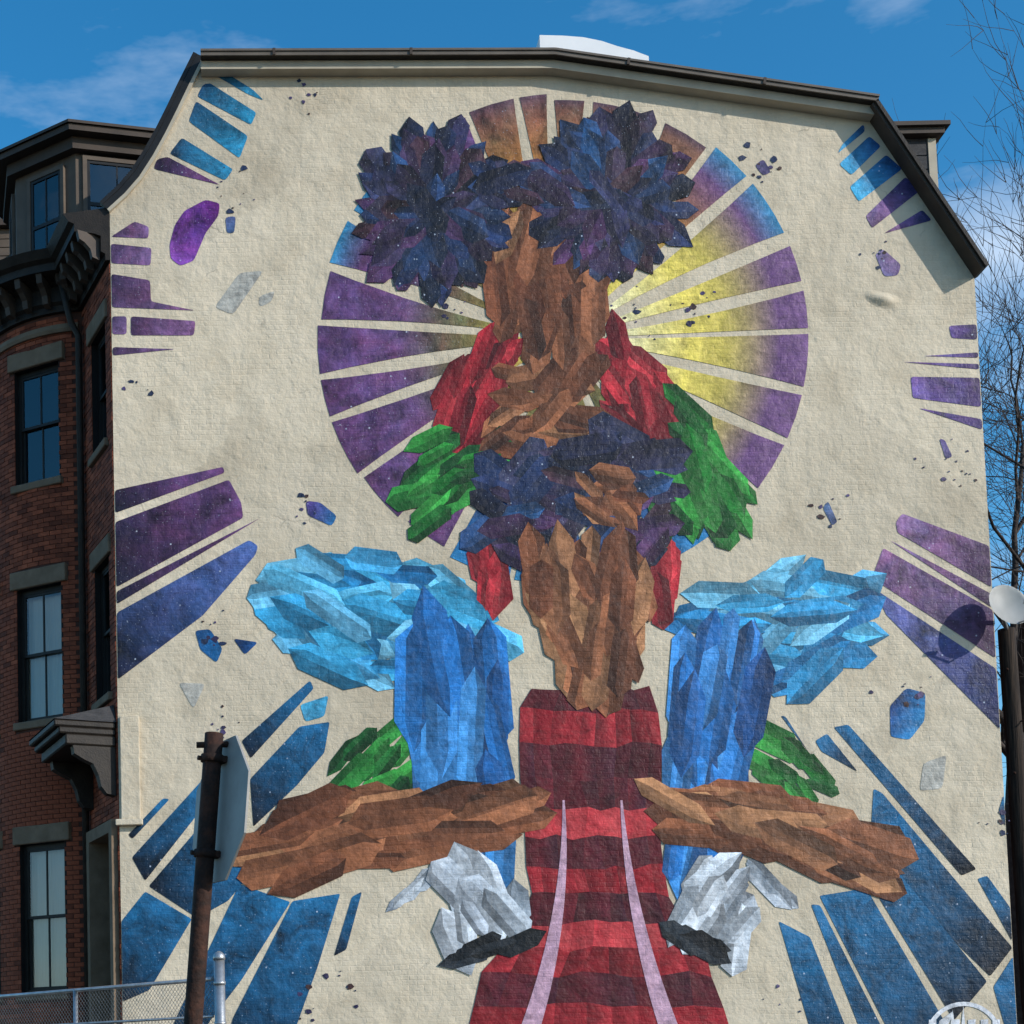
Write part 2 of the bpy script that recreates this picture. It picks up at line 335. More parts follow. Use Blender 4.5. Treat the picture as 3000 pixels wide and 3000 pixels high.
# roof-edge boards following the outline: (offset inner, offset outer, y front, y back, material)
def offset_line(pts, off):
    res = []
    for i, p in enumerate(pts):
        p = Vector((p[0], p[1]))
        ns = []
        for a, b in ((i-1, i), (i, i+1)):
            if a >= 0 and b < len(pts):
                d = Vector(pts[b]) - Vector(pts[a]); d.normalize(); ns.append(Vector((-d.y, d.x)))
        n = ns[0] if len(ns) == 1 else (ns[0]+ns[1]).normalized()
        k = 1.0 if len(ns) == 1 else 1.0/max(0.5, n.dot(ns[0]))
        res.append(p + n*off*k)
    return res
def board(name, pts, o0, o1, y0, y1, mat):
    A = offset_line(pts, o0); B = offset_line(pts, o1); bm = NB()
    sec = [[bm.verts.new((a.x, y0, a.y)), bm.verts.new((b.x, y0, b.y)), bm.verts.new((b.x, y1, b.y)), bm.verts.new((a.x, y1, a.y))] for a, b in zip(A, B)]
    for s0, s1 in zip(sec, sec[1:]):
        for k in range(4): bm.faces.new((s0[k], s0[(k+1) % 4], s1[(k+1) % 4], s1[k]))
    bm.faces.new(sec[0]); bm.faces.new(sec[-1][::-1]); fixn(bm)
    return H(name, bm, mat)
ext = list(OUT); e0 = Vector(OUT[-1]); dlast = (e0 - Vector(OUT[-2])).normalized(); ext[-1] = tuple(e0 + dlast*0.06)
TOP = ext[7:]
LEFT = OUT[:8]; dl = (Vector(LEFT[-1])-Vector(LEFT[-2])).normalized(); LEFT = LEFT[:-1] + [tuple(Vector(LEFT[-1])+dl*0.16)]
TOP = OUT[7:9] + [tuple(Vector(OUT[9]) + (Vector(OUT[9])-Vector(OUT[8])).normalized()*0.05)]
board('frieze_board', TOP, -0.13, -0.002, -0.19, -0.002, MAT['trim_cream'])
board('soffit', TOP, 0.0, 0.03, -0.282, 0.10, MAT['cornice'])
board('fascia', TOP, 0.004, 0.06, -0.31, -0.284, MAT['fascia'])
board('drip_edge', TOP, 0.062, 0.095, -0.33, 0.20, MAT['fascia'])
board('roof_edge', TOP, 0.032, 0.058, -0.282, 0.30, MAT['slate'])
for (pa_, pb_) in zip(TOP, TOP[1:]):
    A_, B_ = Vector(pa_), Vector(pb_); d_ = (B_-A_).normalized(); nn_ = Vector((-d_.y, d_.x)); t_ = 1.1
    while t_ < (B_-A_).length-0.3:
        c_ = A_+d_*t_; bm = NB(); fr_ = (Vector((c_.x, 0, c_.y)), Vector((d_.x, 0, d_.y)), Vector((0, 1, 0)))
        q0, q1 = nn_*-0.002, nn_*0.1
        vs = [Vector((c_.x+d_.x*u+q.x, y_, c_.y+d_.y*u+q.y)) for y_ in (-0.334, -0.30) for u, q in ((-0.02, q0), (0.02, q0), (0.02, q1), (-0.02, q1))]
        vv = [bm.verts.new(p) for p in vs]
        for f_ in ((3, 2, 1, 0), (4, 5, 6, 7), (0, 1, 5, 4), (1, 2, 6, 5), (2, 3, 7, 6), (3, 0, 4, 7)): bm.faces.new([vv[i] for i in f_])
        fixn(bm); H('joint_cover', bm, MAT['trim_dark']); t_ += 2.05
RAKE = [OUT[9], ext[-1]]
board('rear_rake_board', RAKE, -0.04, 0.0, -0.27, -0.002, MAT['trim_dark'])
board('rear_rake_edge', RAKE, 0.002, 0.055, -0.31, 0.06, MAT['cornice'])
board('rake_mould', LEFT, 0.0, 0.05, -0.05, -0.002, MAT['trim_cream'])
board('rake_board', LEFT, 0.052, 0.15, -0.047, 0.05, MAT['sash'])
board('rake_edge', LEFT, 0.152, 0.21, -0.055, 0.05, MAT['sash'])

# ---------------------------------------------------------------- street front: path in plan
T1 = 1.66; RB = 2.1; PH0 = radians(5); PH1 = radians(131); ARC = RB*(PH1-PH0)
P0 = Vector((XL, 0, 0)); P1 = P0 + D_*T1
P2 = P1 + RB*Vector((-(sin(PH1)-sin(PH0)), cos(PH0)-cos(PH1), 0))
def path(s):
    if s <= T1: return P0 + D_*s, D_.copy()
    if s <= T1+ARC:
        ph = PH0 + (s-T1)/RB
        return P1 + RB*Vector((-(sin(ph)-sin(PH0)), cos(PH0)-cos(ph), 0)), Vector((-cos(ph), sin(ph), 0))
    return P2 + D_*(s-T1-ARC), D_.copy()
def nrm(t): return Vector((-t.y, t.x, 0))*(1 if (-t.y) < 0 or True else 1)
def outward(t): return Vector((-t.y, t.x, 0)) if Vector((-t.y, t.x, 0)).dot(NF) > 0 else Vector((t.y, -t.x, 0))
SEND = T1+ARC+0.25
# heights
ZC = z_at(488, XL, 0)               # underside of cornice
bw = path(T1+RB*radians(23))[0]
def zb(py): return z_at(py, bw.x, bw.y)
fw = path(0.72)[0]
def zf(py): return z_at(py, fw.x, fw.y)
WIN = []
for (a, b, sh) in ((690, 908, 'none'), (1105, 1358, 'shade'), (1590, 1872, 'shade')):
    WIN.append((T1+RB*radians(11), T1+RB*radians(35), zb(b), zb(a), sh))
    WIN.append((T1+RB*radians(51), T1+RB*radians(75), zb(b), zb(a), 'shade'))
for (a, b) in ((628, 848), (1062, 1318)):
    WIN.append((0.30, 1.12, zf(b), zf(a), 'none'))
DOOR = (0.24, 1.34, 2.05, zf(1580))
holes = [(a, b, c, d) for a, b, c, d, _ in WIN] + [DOOR]

# backing wall with openings
sb = sorted(set([0, T1, T1+ARC, SEND] + [T1+ARC*i/28 for i in range(29)] + [h[0] for h in holes] + [h[1] for h in holes]))
zs = sorted(set([0, ZC+0.9] + [h[2] for h in holes] + [h[3] for h in holes]))
bm = NB()
for s0, s1 in zip(sb, sb[1:]):
    if s1-s0 < 1e-4: continue
    for z0, z1 in zip(zs, zs[1:]):
        sm, zm = (s0+s1)/2, (z0+z1)/2
        if any(h[0] < sm < h[1] and h[2] < zm < h[3] for h in holes): continue
        a, b = path(s0)[0], path(s1)[0]
        quad(bm, (a.x, a.y, z0), (b.x, b.y, z0), (b.x, b.y, z1), (a.x, a.y, z1))
bmesh.ops.remove_doubles(bm, verts=bm.verts[:], dist=1e-4)
FRONT = H('front_wall', bm, MAT['mortar'], smooth=False)

# bricks: the lowest courses in view are single bricks, the rest one mass
rnd = random.Random(4)
CO, BL, MJ = 0.076, 0.205, 0.010
single = []; mass = NB(); count = 0
lint = [(h[0]-0.12, h[1]+0.12, h[3], h[3]+0.30) for h in holes[:-1]] + [(h[0]-0.07, h[1]+0.07, h[2]-0.13, h[2]) for h in holes[:-1]] + [(DOOR[0]-0.16, DOOR[1]+0.16, DOOR[2], DOOR[3]+0.2)]
blocked = holes + lint
def brick_verts(s0, s1, z0, z1, pr):
    a, ta = path(s0+0.0); b, tb = path(s1)
    n = outward((b-a).normalized())
    r = []
    for q in (0.0, pr):
        r += [Vector((a.x, a.y, z0)) + n*q, Vector((b.x, b.y, z0)) + n*q, Vector((b.x, b.y, z1)) + n*q, Vector((a.x, a.y, z1)) + n*q]
    return r
BF = [(4, 5, 6, 7), (0, 1, 5, 4), (1, 2, 6, 5), (2, 3, 7, 6), (3, 0, 4, 7)]
cands = []
z = 1.9; row = 0
while z + CO < ZC:
    s = -(BL+MJ)/2*(row % 2)
    while s < T1+ARC+0.05:
        a, b = max(s, 0.012), s+BL
        segs = [(a, b)]
        for h in blocked:
            if h[2] < z+CO*0.5 < h[3]:
                ns = []
                for (p, q) in segs:
                    if q <= h[0] or p >= h[1]: ns.append((p, q))
                    else:
                        if p < h[0]: ns.append((p, h[0]))
                        if q > h[1]: ns.append((h[1], q))
                segs = ns
        for (p, q) in segs:
            if p < T1 < q: continue
            if q-p > 0.03: cands.append((p, q, z, z+CO-MJ, 0.012+rnd.uniform(-0.004, 0.004)))
        s += BL+MJ
    z += CO; row += 1
full = [c for c in cands if 1.7 < c[0] < 3.3 and abs(c[1]-c[0]-BL) < 1e-6 and 2.7 < c[2] < 8.0]
full.sort(key=lambda c: c[2]); chosen = set(id(c) for c in full[:300])
brick_me = None
for c in cands:
    if id(c) in chosen:
        s0, s1, z0, z1, pr = c
        if brick_me is None:
            b = NB(); box(b, 0, BL-0.001, -0.004, 0.013, 0, CO-MJ); bevel(b, 0.003, 1)
            brick_me = bpy.data.meshes.new('brick'); b.to_mesh(brick_me); b.free(); brick_me.materials.append(MAT['brick'])
        a, b2 = path(s0)[0], path(s1)[0]; t = (b2-a).normalized(); n = outward(t)
        o = bpy.data.objects.new('brick', brick_me); COL.objects.link(o); o.parent = FRONT
        o.matrix_local = Matrix(((t.x, n.x, 0, a.x+n.x*rnd.uniform(-.003, .003)), (t.y, n.y, 0, a.y), (0, 0, 1, z0), (0, 0, 0, 1)))
    else:
        vs = [mass.verts.new(v) for v in brick_verts(*c)]
        for f_ in BF: mass.faces.new([vs[i] for i in f_])
fixn(mass)
o = obj('brickwork', mass, MAT['brick']); o.parent = FRONT; o['kind'] = 'stuff'

# windows -----------------------------------------------------------
def window(s0, s1, z0, z1, shade):
    a, b = path(s0)[0], path(s1)[0]; T = (b-a).normalized(); n = outward(T); wd = (b-a).length
    fr = (a, T, n)
    bm = NB()
    for q in ((0, 0.05, z0, z1), (wd-0.05, wd, z0, z1)): box(bm, q[0], q[1], -0.19, -0.10, q[2], q[3], fr)
    box(bm, 0.05, wd-0.05, -0.19, -0.10, z1-0.07, z1, fr); box(bm, 0.05, wd-0.05, -0.19, -0.10, z0, z0+0.05, fr); fixn(bm)
    w_ = H('window', bm, MAT['sash'])
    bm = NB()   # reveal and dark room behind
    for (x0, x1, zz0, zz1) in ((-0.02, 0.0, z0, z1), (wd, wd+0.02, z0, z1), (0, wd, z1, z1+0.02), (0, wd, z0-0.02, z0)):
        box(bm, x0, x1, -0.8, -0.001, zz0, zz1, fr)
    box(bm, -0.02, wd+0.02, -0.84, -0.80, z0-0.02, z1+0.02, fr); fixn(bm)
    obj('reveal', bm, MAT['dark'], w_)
    zm = (z0+z1)/2 + 0.02
    for k, (q0, q1, y0, y1) in enumerate(((zm-0.02, z1-0.07, -0.145, -0.11), (z0+0.05, zm+0.02, -0.185, -0.15))):
        bm = NB()
        box(bm, 0.05, 0.09, y0, y1, q0, q1, fr); box(bm, wd-0.09, wd-0.05, y0, y1, q0, q1, fr)
        box(bm, 0.09, wd-0.09, y0, y1, q0, q0+0.045, fr); box(bm, 0.09, wd-0.09, y0, y1, q1-0.04, q1, fr)
        box(bm, wd/2-0.012, wd/2+0.012, y0+0.004, y1-0.004, q0+0.045, q1-0.04, fr); fixn(bm)
        obj('sash', bm, MAT['sash'], w_)
        for (x0, x1) in ((0.09, wd/2-0.012), (wd/2+0.012, wd-0.09)):
            bm = NB(); ym = (y0+y1)/2
            P = lambda x, zz: a + T*x + n*ym + Vector((0, 0, zz))
            f_ = quad(bm, P(x0, q0+0.045), P(x1, q0+0.045), P(x1, q1-0.04), P(x0, q1-0.04)); f_.normal_update()
            if f_.normal.dot(n) < 0: f_.normal_flip()
            obj('pane', bm, MAT['glass'], w_)
    if shade == 'shade':
        bm = NB(); nn = 24; zz0 = z0+0.06
        cols = []
        for i in range(nn+1):
            x = 0.06 + (wd-0.12)*i/nn; y = -0.24 + 0.012*sin(i*1.9)
            p = a + T*x + n*y; cols.append((bm.verts.new((p.x, p.y, zz0)), bm.verts.new((p.x, p.y, z1-0.05))))
        for c0, c1 in zip(cols, cols[1:]): bm.faces.new((c0[0], c1[0], c1[1], c0[1]))
        obj('curtain', bm, MAT['curtain'], w_, True)
    bm = NB(); box(bm, -0.11, wd+0.11, -0.10, 0.055, z1+0.002, z1+0.29, fr); bevel(bm, 0.012, 1); fixn(bm)
    l = obj('lintel', bm, MAT['stone'], w_)
    bm = NB(); box(bm, -0.06, wd+0.06, -0.10, 0.075, z0-0.125, z0-0.002, fr); bevel(bm, 0.012, 1); fixn(bm)
    obj('sill', bm, MAT['stone'], w_)
for a in WIN: window(*a)

# belt of stone round the bow under the cornice
def sweep(name, prof, s0, s1, zbase, mat, steps=40, parent=None, miter=True):
    bm = NB(); sec = []
    ss = sorted(set([s0, s1] + [T1+ARC*i/steps for i in range(steps+1) if s0 < T1+ARC*i/steps < s1] + ([T1] if s0 < T1 < s1 else [])))
    for s in ss:
        p, t = path(s); n = outward(t)
        if s == 0 and miter: n = Vector((-1, 0, 0))/cos(radians(22))
        if abs(s-T1) < 1e-6 or abs(s-T1-ARC) < 1e-6:
            n2 = outward(path(s+(1e-3 if s < 3 else -1e-3))[1]); n = (outward(D_)+n2).normalized()/max(0.5, (outward(D_)+n2).normalized().dot(outward(D_)))
        sec.append([bm.verts.new((p.x+n.x*o_, p.y+n.y*o_, zbase+zz)) for o_, zz in prof])
    m = len(prof)
    for a, b in zip(sec, sec[1:]):
        for k in range(m): bm.faces.new((a[k], a[(k+1) % m], b[(k+1) % m], b[k]))
    bm.faces.new(sec[0]); bm.faces.new(sec[-1][::-1]); fixn(bm)
    return H(name, bm, mat, parent)
CORN = sweep('cornice', [(0.0, -0.02), (0.07, -0.02), (0.07, 0.08), (0.13, 0.12), (0.13, 0.36), (0.22, 0.40), (0.50, 0.44), (0.50, 0.56), (0.58, 0.60), (0.66, 0.72), (0.0, 0.80)], 0, T1+ARC+0.2, ZC, MAT['cornice'])
s = 0.18
while s < T1+ARC+0.1:
    if abs(s-T1) > 0.12:
        p, t = path(s); n = outward(t); fr = (p, t, n)
        bm = NB()
        pr = [(0.128, 0.02), (0.24, 0.05), (0.27, 0.17), (0.36, 0.26), (0.44, 0.30), (0.47, 0.435), (0.128, 0.40)]
        for sg in (-0.05, 0.05): pass
        A = [bm.verts.new(p - t*0.05 + n*o_ + Vector((0, 0, ZC+zz))) for o_, zz in pr]; B = [bm.verts.new(p + t*0.05 + n*o_ + Vector((0, 0, ZC+zz))) for o_, zz in pr]
        bm.faces.new(A); bm.faces.new(B[::-1])
        for k in range(len(pr)): bm.faces.new((A[k], A[(k+1) % len(pr)], B[(k+1) % len(pr)], B[k]))
        fixn(bm); obj('bracket', bm, MAT['trim_dark'], CORN)
    s += 0.33
sweep('belt_course', [(0.0, 0), (0.05, 0), (0.07, 0.05), (0.05, 0.13), (0.0, 0.13)], T1+0.05, T1+ARC-0.05, zb(640), MAT['stone'])

# downspout in the corner between front and bow
p, t = path(T1-0.12); n = outward(D_); c = p + n*0.09
bm = NB(); tube(bm, [c + Vector((0, 0, 0.1)), c + Vector((0, 0, ZC-0.5)), c + Vector((0, 0, ZC-0.3)) + n*0.12, c + n*0.3 + Vector((0, 0, ZC+0.42))], 0.055, 10)
H('downspout', bm, MAT['cornice'])

# front door under a bracketed hood
a, b = path(DOOR[0])[0], path(DOOR[1])[0]; fr = (a, D_, NF); wd = DOOR[1]-DOOR[0]
bm = NB(); box(bm, 0.0, wd, -0.38, -0.33, DOOR[2], DOOR[3], fr); fixn(bm); DR = H('door', bm, MAT['door'])
for (x0, x1) in ((0.05, wd/2-0.03), (wd/2+0.03, wd-0.05)):
    for (q0, q1) in ((0.12, 0.85), (0.95, 1.75), (1.85, DOOR[3]-DOOR[2]-0.1)):
        bm = NB(); box(bm, x0+0.05, x1-0.05, -0.329, -0.31, DOOR[2]+q0, DOOR[2]+q1, fr); bevel(bm, 0.008, 1); fixn(bm); obj('panel', bm, MAT['door'], DR)
bm = NB(); tube(bm, [a + D_*(wd/2+0.05) + NF*-0.33 + Vector((0, 0, DOOR[2]+1.0)), a + D_*(wd/2+0.05) + NF*-0.27 + Vector((0, 0, DOOR[2]+1.0))], 0.03, 10); obj('handle', bm, MAT['galv'], DR)
bm = NB()
box(bm, -0.15, 0.0, -0.38, 0.10, DOOR[2], DOOR[3]+0.18, fr); box(bm, wd, wd+0.15, -0.38, 0.10, DOOR[2], DOOR[3]+0.18, fr); box(bm, 0, wd, -0.38, 0.10, DOOR[3], DOOR[3]+0.18, fr); fixn(bm)
H('door_surround', bm, MAT['stone'])
zt = z_at(1362, XL, 0)
HOOD = None
for i, (o_, z0, z1, e) in enumerate(((0.95, -0.10, 0.0, 0.02), (0.88, -0.20, -0.10, 0.06), (0.78, -0.36, -0.20, 0.10))):
    bm = NB(); box(bm, -DOOR[0]+0.03+e*0.2, T1-DOOR[0]-0.02-e, 0.02, o_, zt+z0, zt+z1-0.003, fr); bevel(bm, 0.02, 1); fixn(bm)
    if HOOD is None: HOOD = H('door_hood', bm, MAT['cornice'])
    else: obj('moulding', bm, MAT['cornice'], HOOD)
bm = NB()   # sloping lead top
xa, xb = -DOOR[0]+0.03, T1-DOOR[0]-0.02
P = lambda x, y, zz: a + D_*x + NF*y + Vector((0, 0, zt+zz))
quad(bm, P(xa, 0.95, 0.002), P(xb, 0.95, 0.002), P(xb-0.3, 0.02, 0.28), P(xa+0.1, 0.02, 0.28)); quad(bm, P(xa, 0.95, 0.002), P(xa+0.1, 0.02, 0.28), P(xa, 0.02, 0.0), P(xa, 0.5, 0.0)); quad(bm, P(xb, 0.95, 0.002), P(xb, 0.5, 0.0), P(xb, 0.02, 0.0), P(xb-0.3, 0.02, 0.28))
obj('hood_top', bm, MAT['slate'], HOOD)
for x in (-0.08, wd+0.06):
    bm = NB(); pr = [(0.02, -0.36), (0.66, -0.36), (0.64, -0.48), (0.50, -0.56), (0.36, -0.62), (0.28, -0.78), (0.24, -0.95), (0.16, -1.05), (0.02, -1.08)]
    A = [bm.verts.new(P(x-0.08, o_, zz-0.004)) for o_, zz in pr]; B = [bm.verts.new(P(x+0.08, o_, zz-0.004)) for o_, zz in pr]
    bm.faces.new(A); bm.faces.new(B[::-1])
    for k in range(len(pr)): bm.faces.new((A[k], A[(k+1) % len(pr)], B[(k+1) % len(pr)], B[k]))
    fixn(bm); obj('bracket', bm, MAT['cornice'], HOOD)
STOOP = None
for i in range(11):
    bm = NB(); box(bm, -0.15, wd+0.15, 0.10, 1.0+0.27*(10-i), 0.18*i+0.004, 0.18*(i+1), fr); fixn(bm)
    if STOOP is None: STOOP = H('stoop', bm, MAT['stone'])
    else: obj('step', bm, MAT['stone'], STOOP)

# dormer over the bow: eight-sided
OB = P1 - RB*Vector((-sin(PH0), -cos(PH0), 0))
def ov(al, r): return OB + r*Vector((-sin(radians(al)), -cos(radians(al)), 0))
AL = [-80, -35, 10, 55, 100, 145]
pe = ov(10, 2.05); ZE = z_at(232, pe.x, pe.y); ZB_ = ZC+0.5
bm = NB()
low = [bm.verts.new(ov(al, 1.7) + Vector((0, 0, ZB_))) for al in AL]; hi = [bm.verts.new(ov(al, 1.7) + Vector((0, 0, ZE-0.10))) for al in AL]
for k in range(len(AL)-1): bm.faces.new((low[k], low[k+1], hi[k+1], hi[k]))
DORM = H('dormer', bm, MAT['trim_taupe'])
bm = NB()
for (r0, r1, z0, z1) in ((1.6, 1.86, -0.30, -0.10), (1.5, 2.05, -0.10, 0.0)):
    for k in range(len(AL)-1):
        q = [ov(AL[k], r0), ov(AL[k+1], r0), ov(AL[k+1], r1), ov(AL[k], r1)]
        vs = [bm.verts.new(p_ + Vector((0, 0, ZE+zz))) for zz in (z0, z1) for p_ in q]
        for f_ in [(3, 2, 1, 0), (4, 5, 6, 7), (0, 1, 5, 4), (2, 3, 7, 6)]: bm.faces.new([vs[i] for i in f_])
fixn(bm); obj('eave', bm, MAT['trim_dark'], DORM)
bm = NB()
apex = bm.verts.new(OB + Vector((0.3, 0.3, ZE+0.16))); rim = [bm.verts.new(ov(al, 2.09) + Vector((0, 0, ZE+0.003))) for al in AL]; rim2 = [bm.verts.new(ov(al, 2.09) + Vector((0, 0, ZE+0.05))) for al in AL]
for k in range(len(AL)-1): bm.faces.new((rim2[k], rim2[k+1], apex)); bm.faces.new((rim[k], rim[k+1], rim2[k+1], rim2[k]))
obj('dormer_roof', bm, MAT['trim_dark'], DORM)
for k, (al0, al1, m0, m1) in enumerate(((-35, 10, 0.10, 0.86), (10, 55, 0.22, 0.72), (55, 100, 0.22, 0.72))):
    A, B = ov(al0, 1.702), ov(al1, 1.702); T = (B-A); L_ = T.length; T.normalize(); n = Vector((T.y, -T.x, 0))
    if n.dot(A-OB) < 0: n = -n
    fr2 = (A, T, n); z0, z1 = ZE-2.15, ZE-0.50
    x0, x1 = m0*L_, m1*L_
    if k == 0: z0, z1 = ZE-1.9, ZE-0.42
    bm = NB(); box(bm, x0, x1, 0.002, 0.012, z0, z1, fr2); fixn(bm); wn = obj('dormer_window', bm, MAT['dark'], DORM)
    bm = NB()
    for q in ((x0-0.07, x0, z0-0.07, z1+0.07), (x1, x1+0.07, z0-0.07, z1+0.07), (x0, x1, z1, z1+0.07), (x0, x1, z0-0.07, z0)): box(bm, q[0], q[1], 0.004, 0.06, q[2], q[3], fr2)
    fixn(bm)
    c = obj('casing', bm, MAT['trim_taupe'], DORM)
    bm = NB(); xm = (x0+x1)/2; zm = (z0+z1)/2
    for q in ((x0, x0+0.05, z0, z1), (x1-0.05, x1, z0, z1), (x0+0.05, x1-0.05, z1-0.05, z1), (x0+0.05, x1-0.05, z0, z0+0.05), (x0+0.05, x1-0.05, zm-0.03, zm+0.03)): box(bm, q[0], q[1], 0.013, 0.045, q[2], q[3], fr2)
    box(bm, xm-0.012, xm+0.012, 0.016, 0.04, z0+0.05, zm-0.03, fr2); box(bm, xm-0.012, xm+0.012, 0.016, 0.04, zm+0.03, z1-0.05, fr2)
    fixn(bm); obj('sash', bm, MAT['sash'], DORM)
    for (xa, xb) in ((x0+0.05, xm-0.012), (xm+0.012, x1-0.05)):
        for (q0, q1) in ((z0+0.05, zm-0.03), (zm+0.03, z1-0.05)):
            bm = NB(); Pq = lambda x, zz: A + T*x + n*0.028 + Vector((0, 0, zz)); f_ = quad(bm, Pq(xa, q0), Pq(xb, q0), Pq(xb, q1), Pq(xa, q1)); f_.normal_update(); (f_.normal.dot(n) < 0) and f_.normal_flip(); obj('pane', bm, MAT['glass'], DORM)

# rear dormer showing past the right-hand roof edge
yr = 1.2
xa, xb = on_y(1668, 300, yr).x, on_y(1766, 300, yr).x; zr = on_y(1700, 262, yr).z; zl = on_y(1700, 470, yr).z
bm = NB(); box(bm, xa-0.8, xb-0.13, yr, yr+2.2, zl, zr); fixn(bm); RD = H('rear_dormer', bm, MAT['slate'])
bm = NB(); box(bm, xb-0.127, xb, yr-0.03, yr+2.2, zl, zr-0.02); fixn(bm); obj('corner_board', bm, MAT['trim_cream'], RD)
bm = NB(); box(bm, xa-0.9, xb+0.10, yr-0.14, yr+2.4, zr+0.003, zr+0.10); box(bm, xa-0.95, xb+0.17, yr-0.2, yr+2.4, zr+0.103, zr+0.17); fixn(bm); obj('dormer_roof', bm, MAT['trim_dark'], RD)
for i in range(7):
    zz = zl+0.15+i*(zr-zl-0.2)/7
    bm = NB(); box(bm, xa-0.6, xb-0.135, yr-0.014, yr-0.002, zz, zz+(zr-zl)/7-0.05); fixn(bm); obj('clapboard', bm, MAT['slate'], RD)

# white curved cover on the roof
pr = [(1018, 66), (1060, 67), (1100, 70), (1135, 77), (1165, 87), (1195, 95), (1224, 106)]
ys = 0.45
bm = NB(); T_ = [on_y(x, y, ys) for x, y in pr]; base = [p - Vector((0, 0, 0.55)) for p in T_]
for (p0, p1, q0, q1) in zip(T_, T_[1:], base, base[1:]):
    quad(bm, q0, q1, p1, p0); dv = Vector((0, 1.5, 0)); quad(bm, p0, p1, p1+dv, p0+dv)
quad(bm, T_[0], base[0], base[0]+dv, T_[0]+dv)
H('roof_hatch_cover', bm, MAT['white'])

# small raised returns on the end wall's corner, and the plaster bulge
x0, z1 = W(229, 1352); x1, z0 = W(266, 1546)
bm = NB(); box(bm, x0-0.02, x1, -0.06, -0.002, z0, z1); bevel(bm, 0.012, 2); fixn(bm); H('corner_block', bm, MAT['wall'])
bm = NB(); box(bm, x0-0.10, x1+0.03, -0.11, -0.002, z0-0.09, z0-0.003); bevel(bm, 0.012, 2); fixn(bm); H('block_ledge', bm, MAT['wall'])
bm = NB()
cx, cz = W(1664, 566); rr = []
for i in range(13):
    for j in range(21):
        pass
NU, NV = 24, 14
def bulge(u, v):
    g = math.exp(-((u/0.24)**2 + ((v + 0.25*u - 0.5*u*u)/0.10)**2)*1.6)
    return Vector((cx+u, 0.006 - 0.075*g, cz+v))
grid = [[bm.verts.new(bulge(-0.42+0.84*u/NU, -0.28+0.56*v/NV)) for v in range(NV+1)] for u in range(NU+1)]
for u in range(NU):
    for v in range(NV): bm.faces.new((grid[u][v], grid[u+1][v], grid[u+1][v+1], grid[u][v+1]))
H('plaster_bulge', bm, MAT['wall'], smooth=True)

# ------------------------------------------------------------------ the mural: flat paint laid on the end wall
MUR = empty('mural'); MUR.parent = HOUSE; MUR.matrix_parent_inverse = Matrix.Translation(-HOUSE.location)
MUR['label'] = 'abstract mural of bright crystal clusters over a purple and gold sunburst'
rng = random.Random(11)
LAYER = {'y': -0.004}
def painted(name, polys, mat, y, step=0.0):
    """polys: list of (points in picture units, colours per point or one colour)"""
    bm = NB(); lay = bm.loops.layers.float_color.new('paint')
    for pts, cols in polys:
        if len(pts) < 3: continue
        y -= step
        vs = []
        for (px, py) in pts:
            x, z = W(px, py); vs.append(bm.verts.new((x, y, z)))
        f_ = bm.faces.new(vs); f_.normal_update()
        if f_.normal.y > 0: f_.normal_flip()
        per = {v: (cols[i] if isinstance(cols[0], (tuple, list)) else cols) for i, v in enumerate(vs)}
        for l in f_.loops: l[lay] = (*per[l.vert], 1.0)
    return obj(name, bm, mat, MUR)
def mixl(a, b, k): return tuple(a[i]+(b[i]-a[i])*k for i in range(3))
def grad(pts, p0, p1, c0, c1):
    d = (p1[0]-p0[0], p1[1]-p0[1]); L2 = d[0]**2+d[1]**2; r = []
    for p in pts:
        k = max(0, min(1, ((p[0]-p0[0])*d[0]+(p[1]-p0[1])*d[1])/L2)); r.append(mixl(c0, c1, k))
    return r
def area(p): return sum(p[i][0]*p[(i+1) % len(p)][1]-p[(i+1) % len(p)][0]*p[i][1] for i in range(len(p)))/2
def rounded(pts, r=5):
    """clip the corners of a hand-painted shape a little"""
    res = []
    n = len(pts)
    for i in range(n):
        p = Vector(pts[i]); a = Vector(pts[i-1]); b = Vector(pts[(i+1) % n])
        la, lb = (a-p).length, (b-p).length
        k = min(r, la*0.35, lb*0.35)
        q0 = p + (a-p).normalized()*k; q1 = p + (b-p).normalized()*k
        res += [tuple(q0), tuple(p*0.5+(q0+q1)*0.25), tuple(q1)]
    return res
BLUE_D = lin((16, 30, 66)); BLUE = lin((26, 78, 130)); TEAL = lin((40, 140, 180)); PURP = lin((100, 64, 112)); PURP_D = lin((58, 40, 70)); LILAC = lin((134, 98, 144)); NAVY = lin((12, 14, 32))
def edge_px(x, py):
    lo, hi = -200.0, 2200.0
    for _ in range(40):
        m_ = (lo+hi)/2
        if W(m_, py)[0] < x: lo = m_
        else: hi = m_
    return lo
def to_edges(pts):
    r = []
    for (px, py) in pts:
        if px < 241 and py < 1300: px = edge_px(XL, py)+1.5 if px < 236 else px
        if py < 1300 and px > 1832: px = edge_px(XR, py)-1.5
        px = min(max(px, edge_px(XL, py)+1.0), edge_px(XR, py)-1.0)
        r.append((px, py))
    return r
RC = [0]
def ray(pts, c_in, c_out, ctr=(1062, 760), y=-0.005, name='painted_ray', r=5):
    pts = to_edges(pts)
    ds = [sqrt((p[0]-ctr[0])**2+(p[1]-ctr[1])**2) for p in pts]
    i0, i1 = ds.index(min(ds)), ds.index(max(ds)); pp = rounded(pts, r)
    painted(name, [(pp, grad(pp, pts[i0], pts[i1], c_in, c_out))], MAT['galaxy'], y-0.00003*RC[0]); RC[0] += 1
B_D = lin((22, 40, 74))
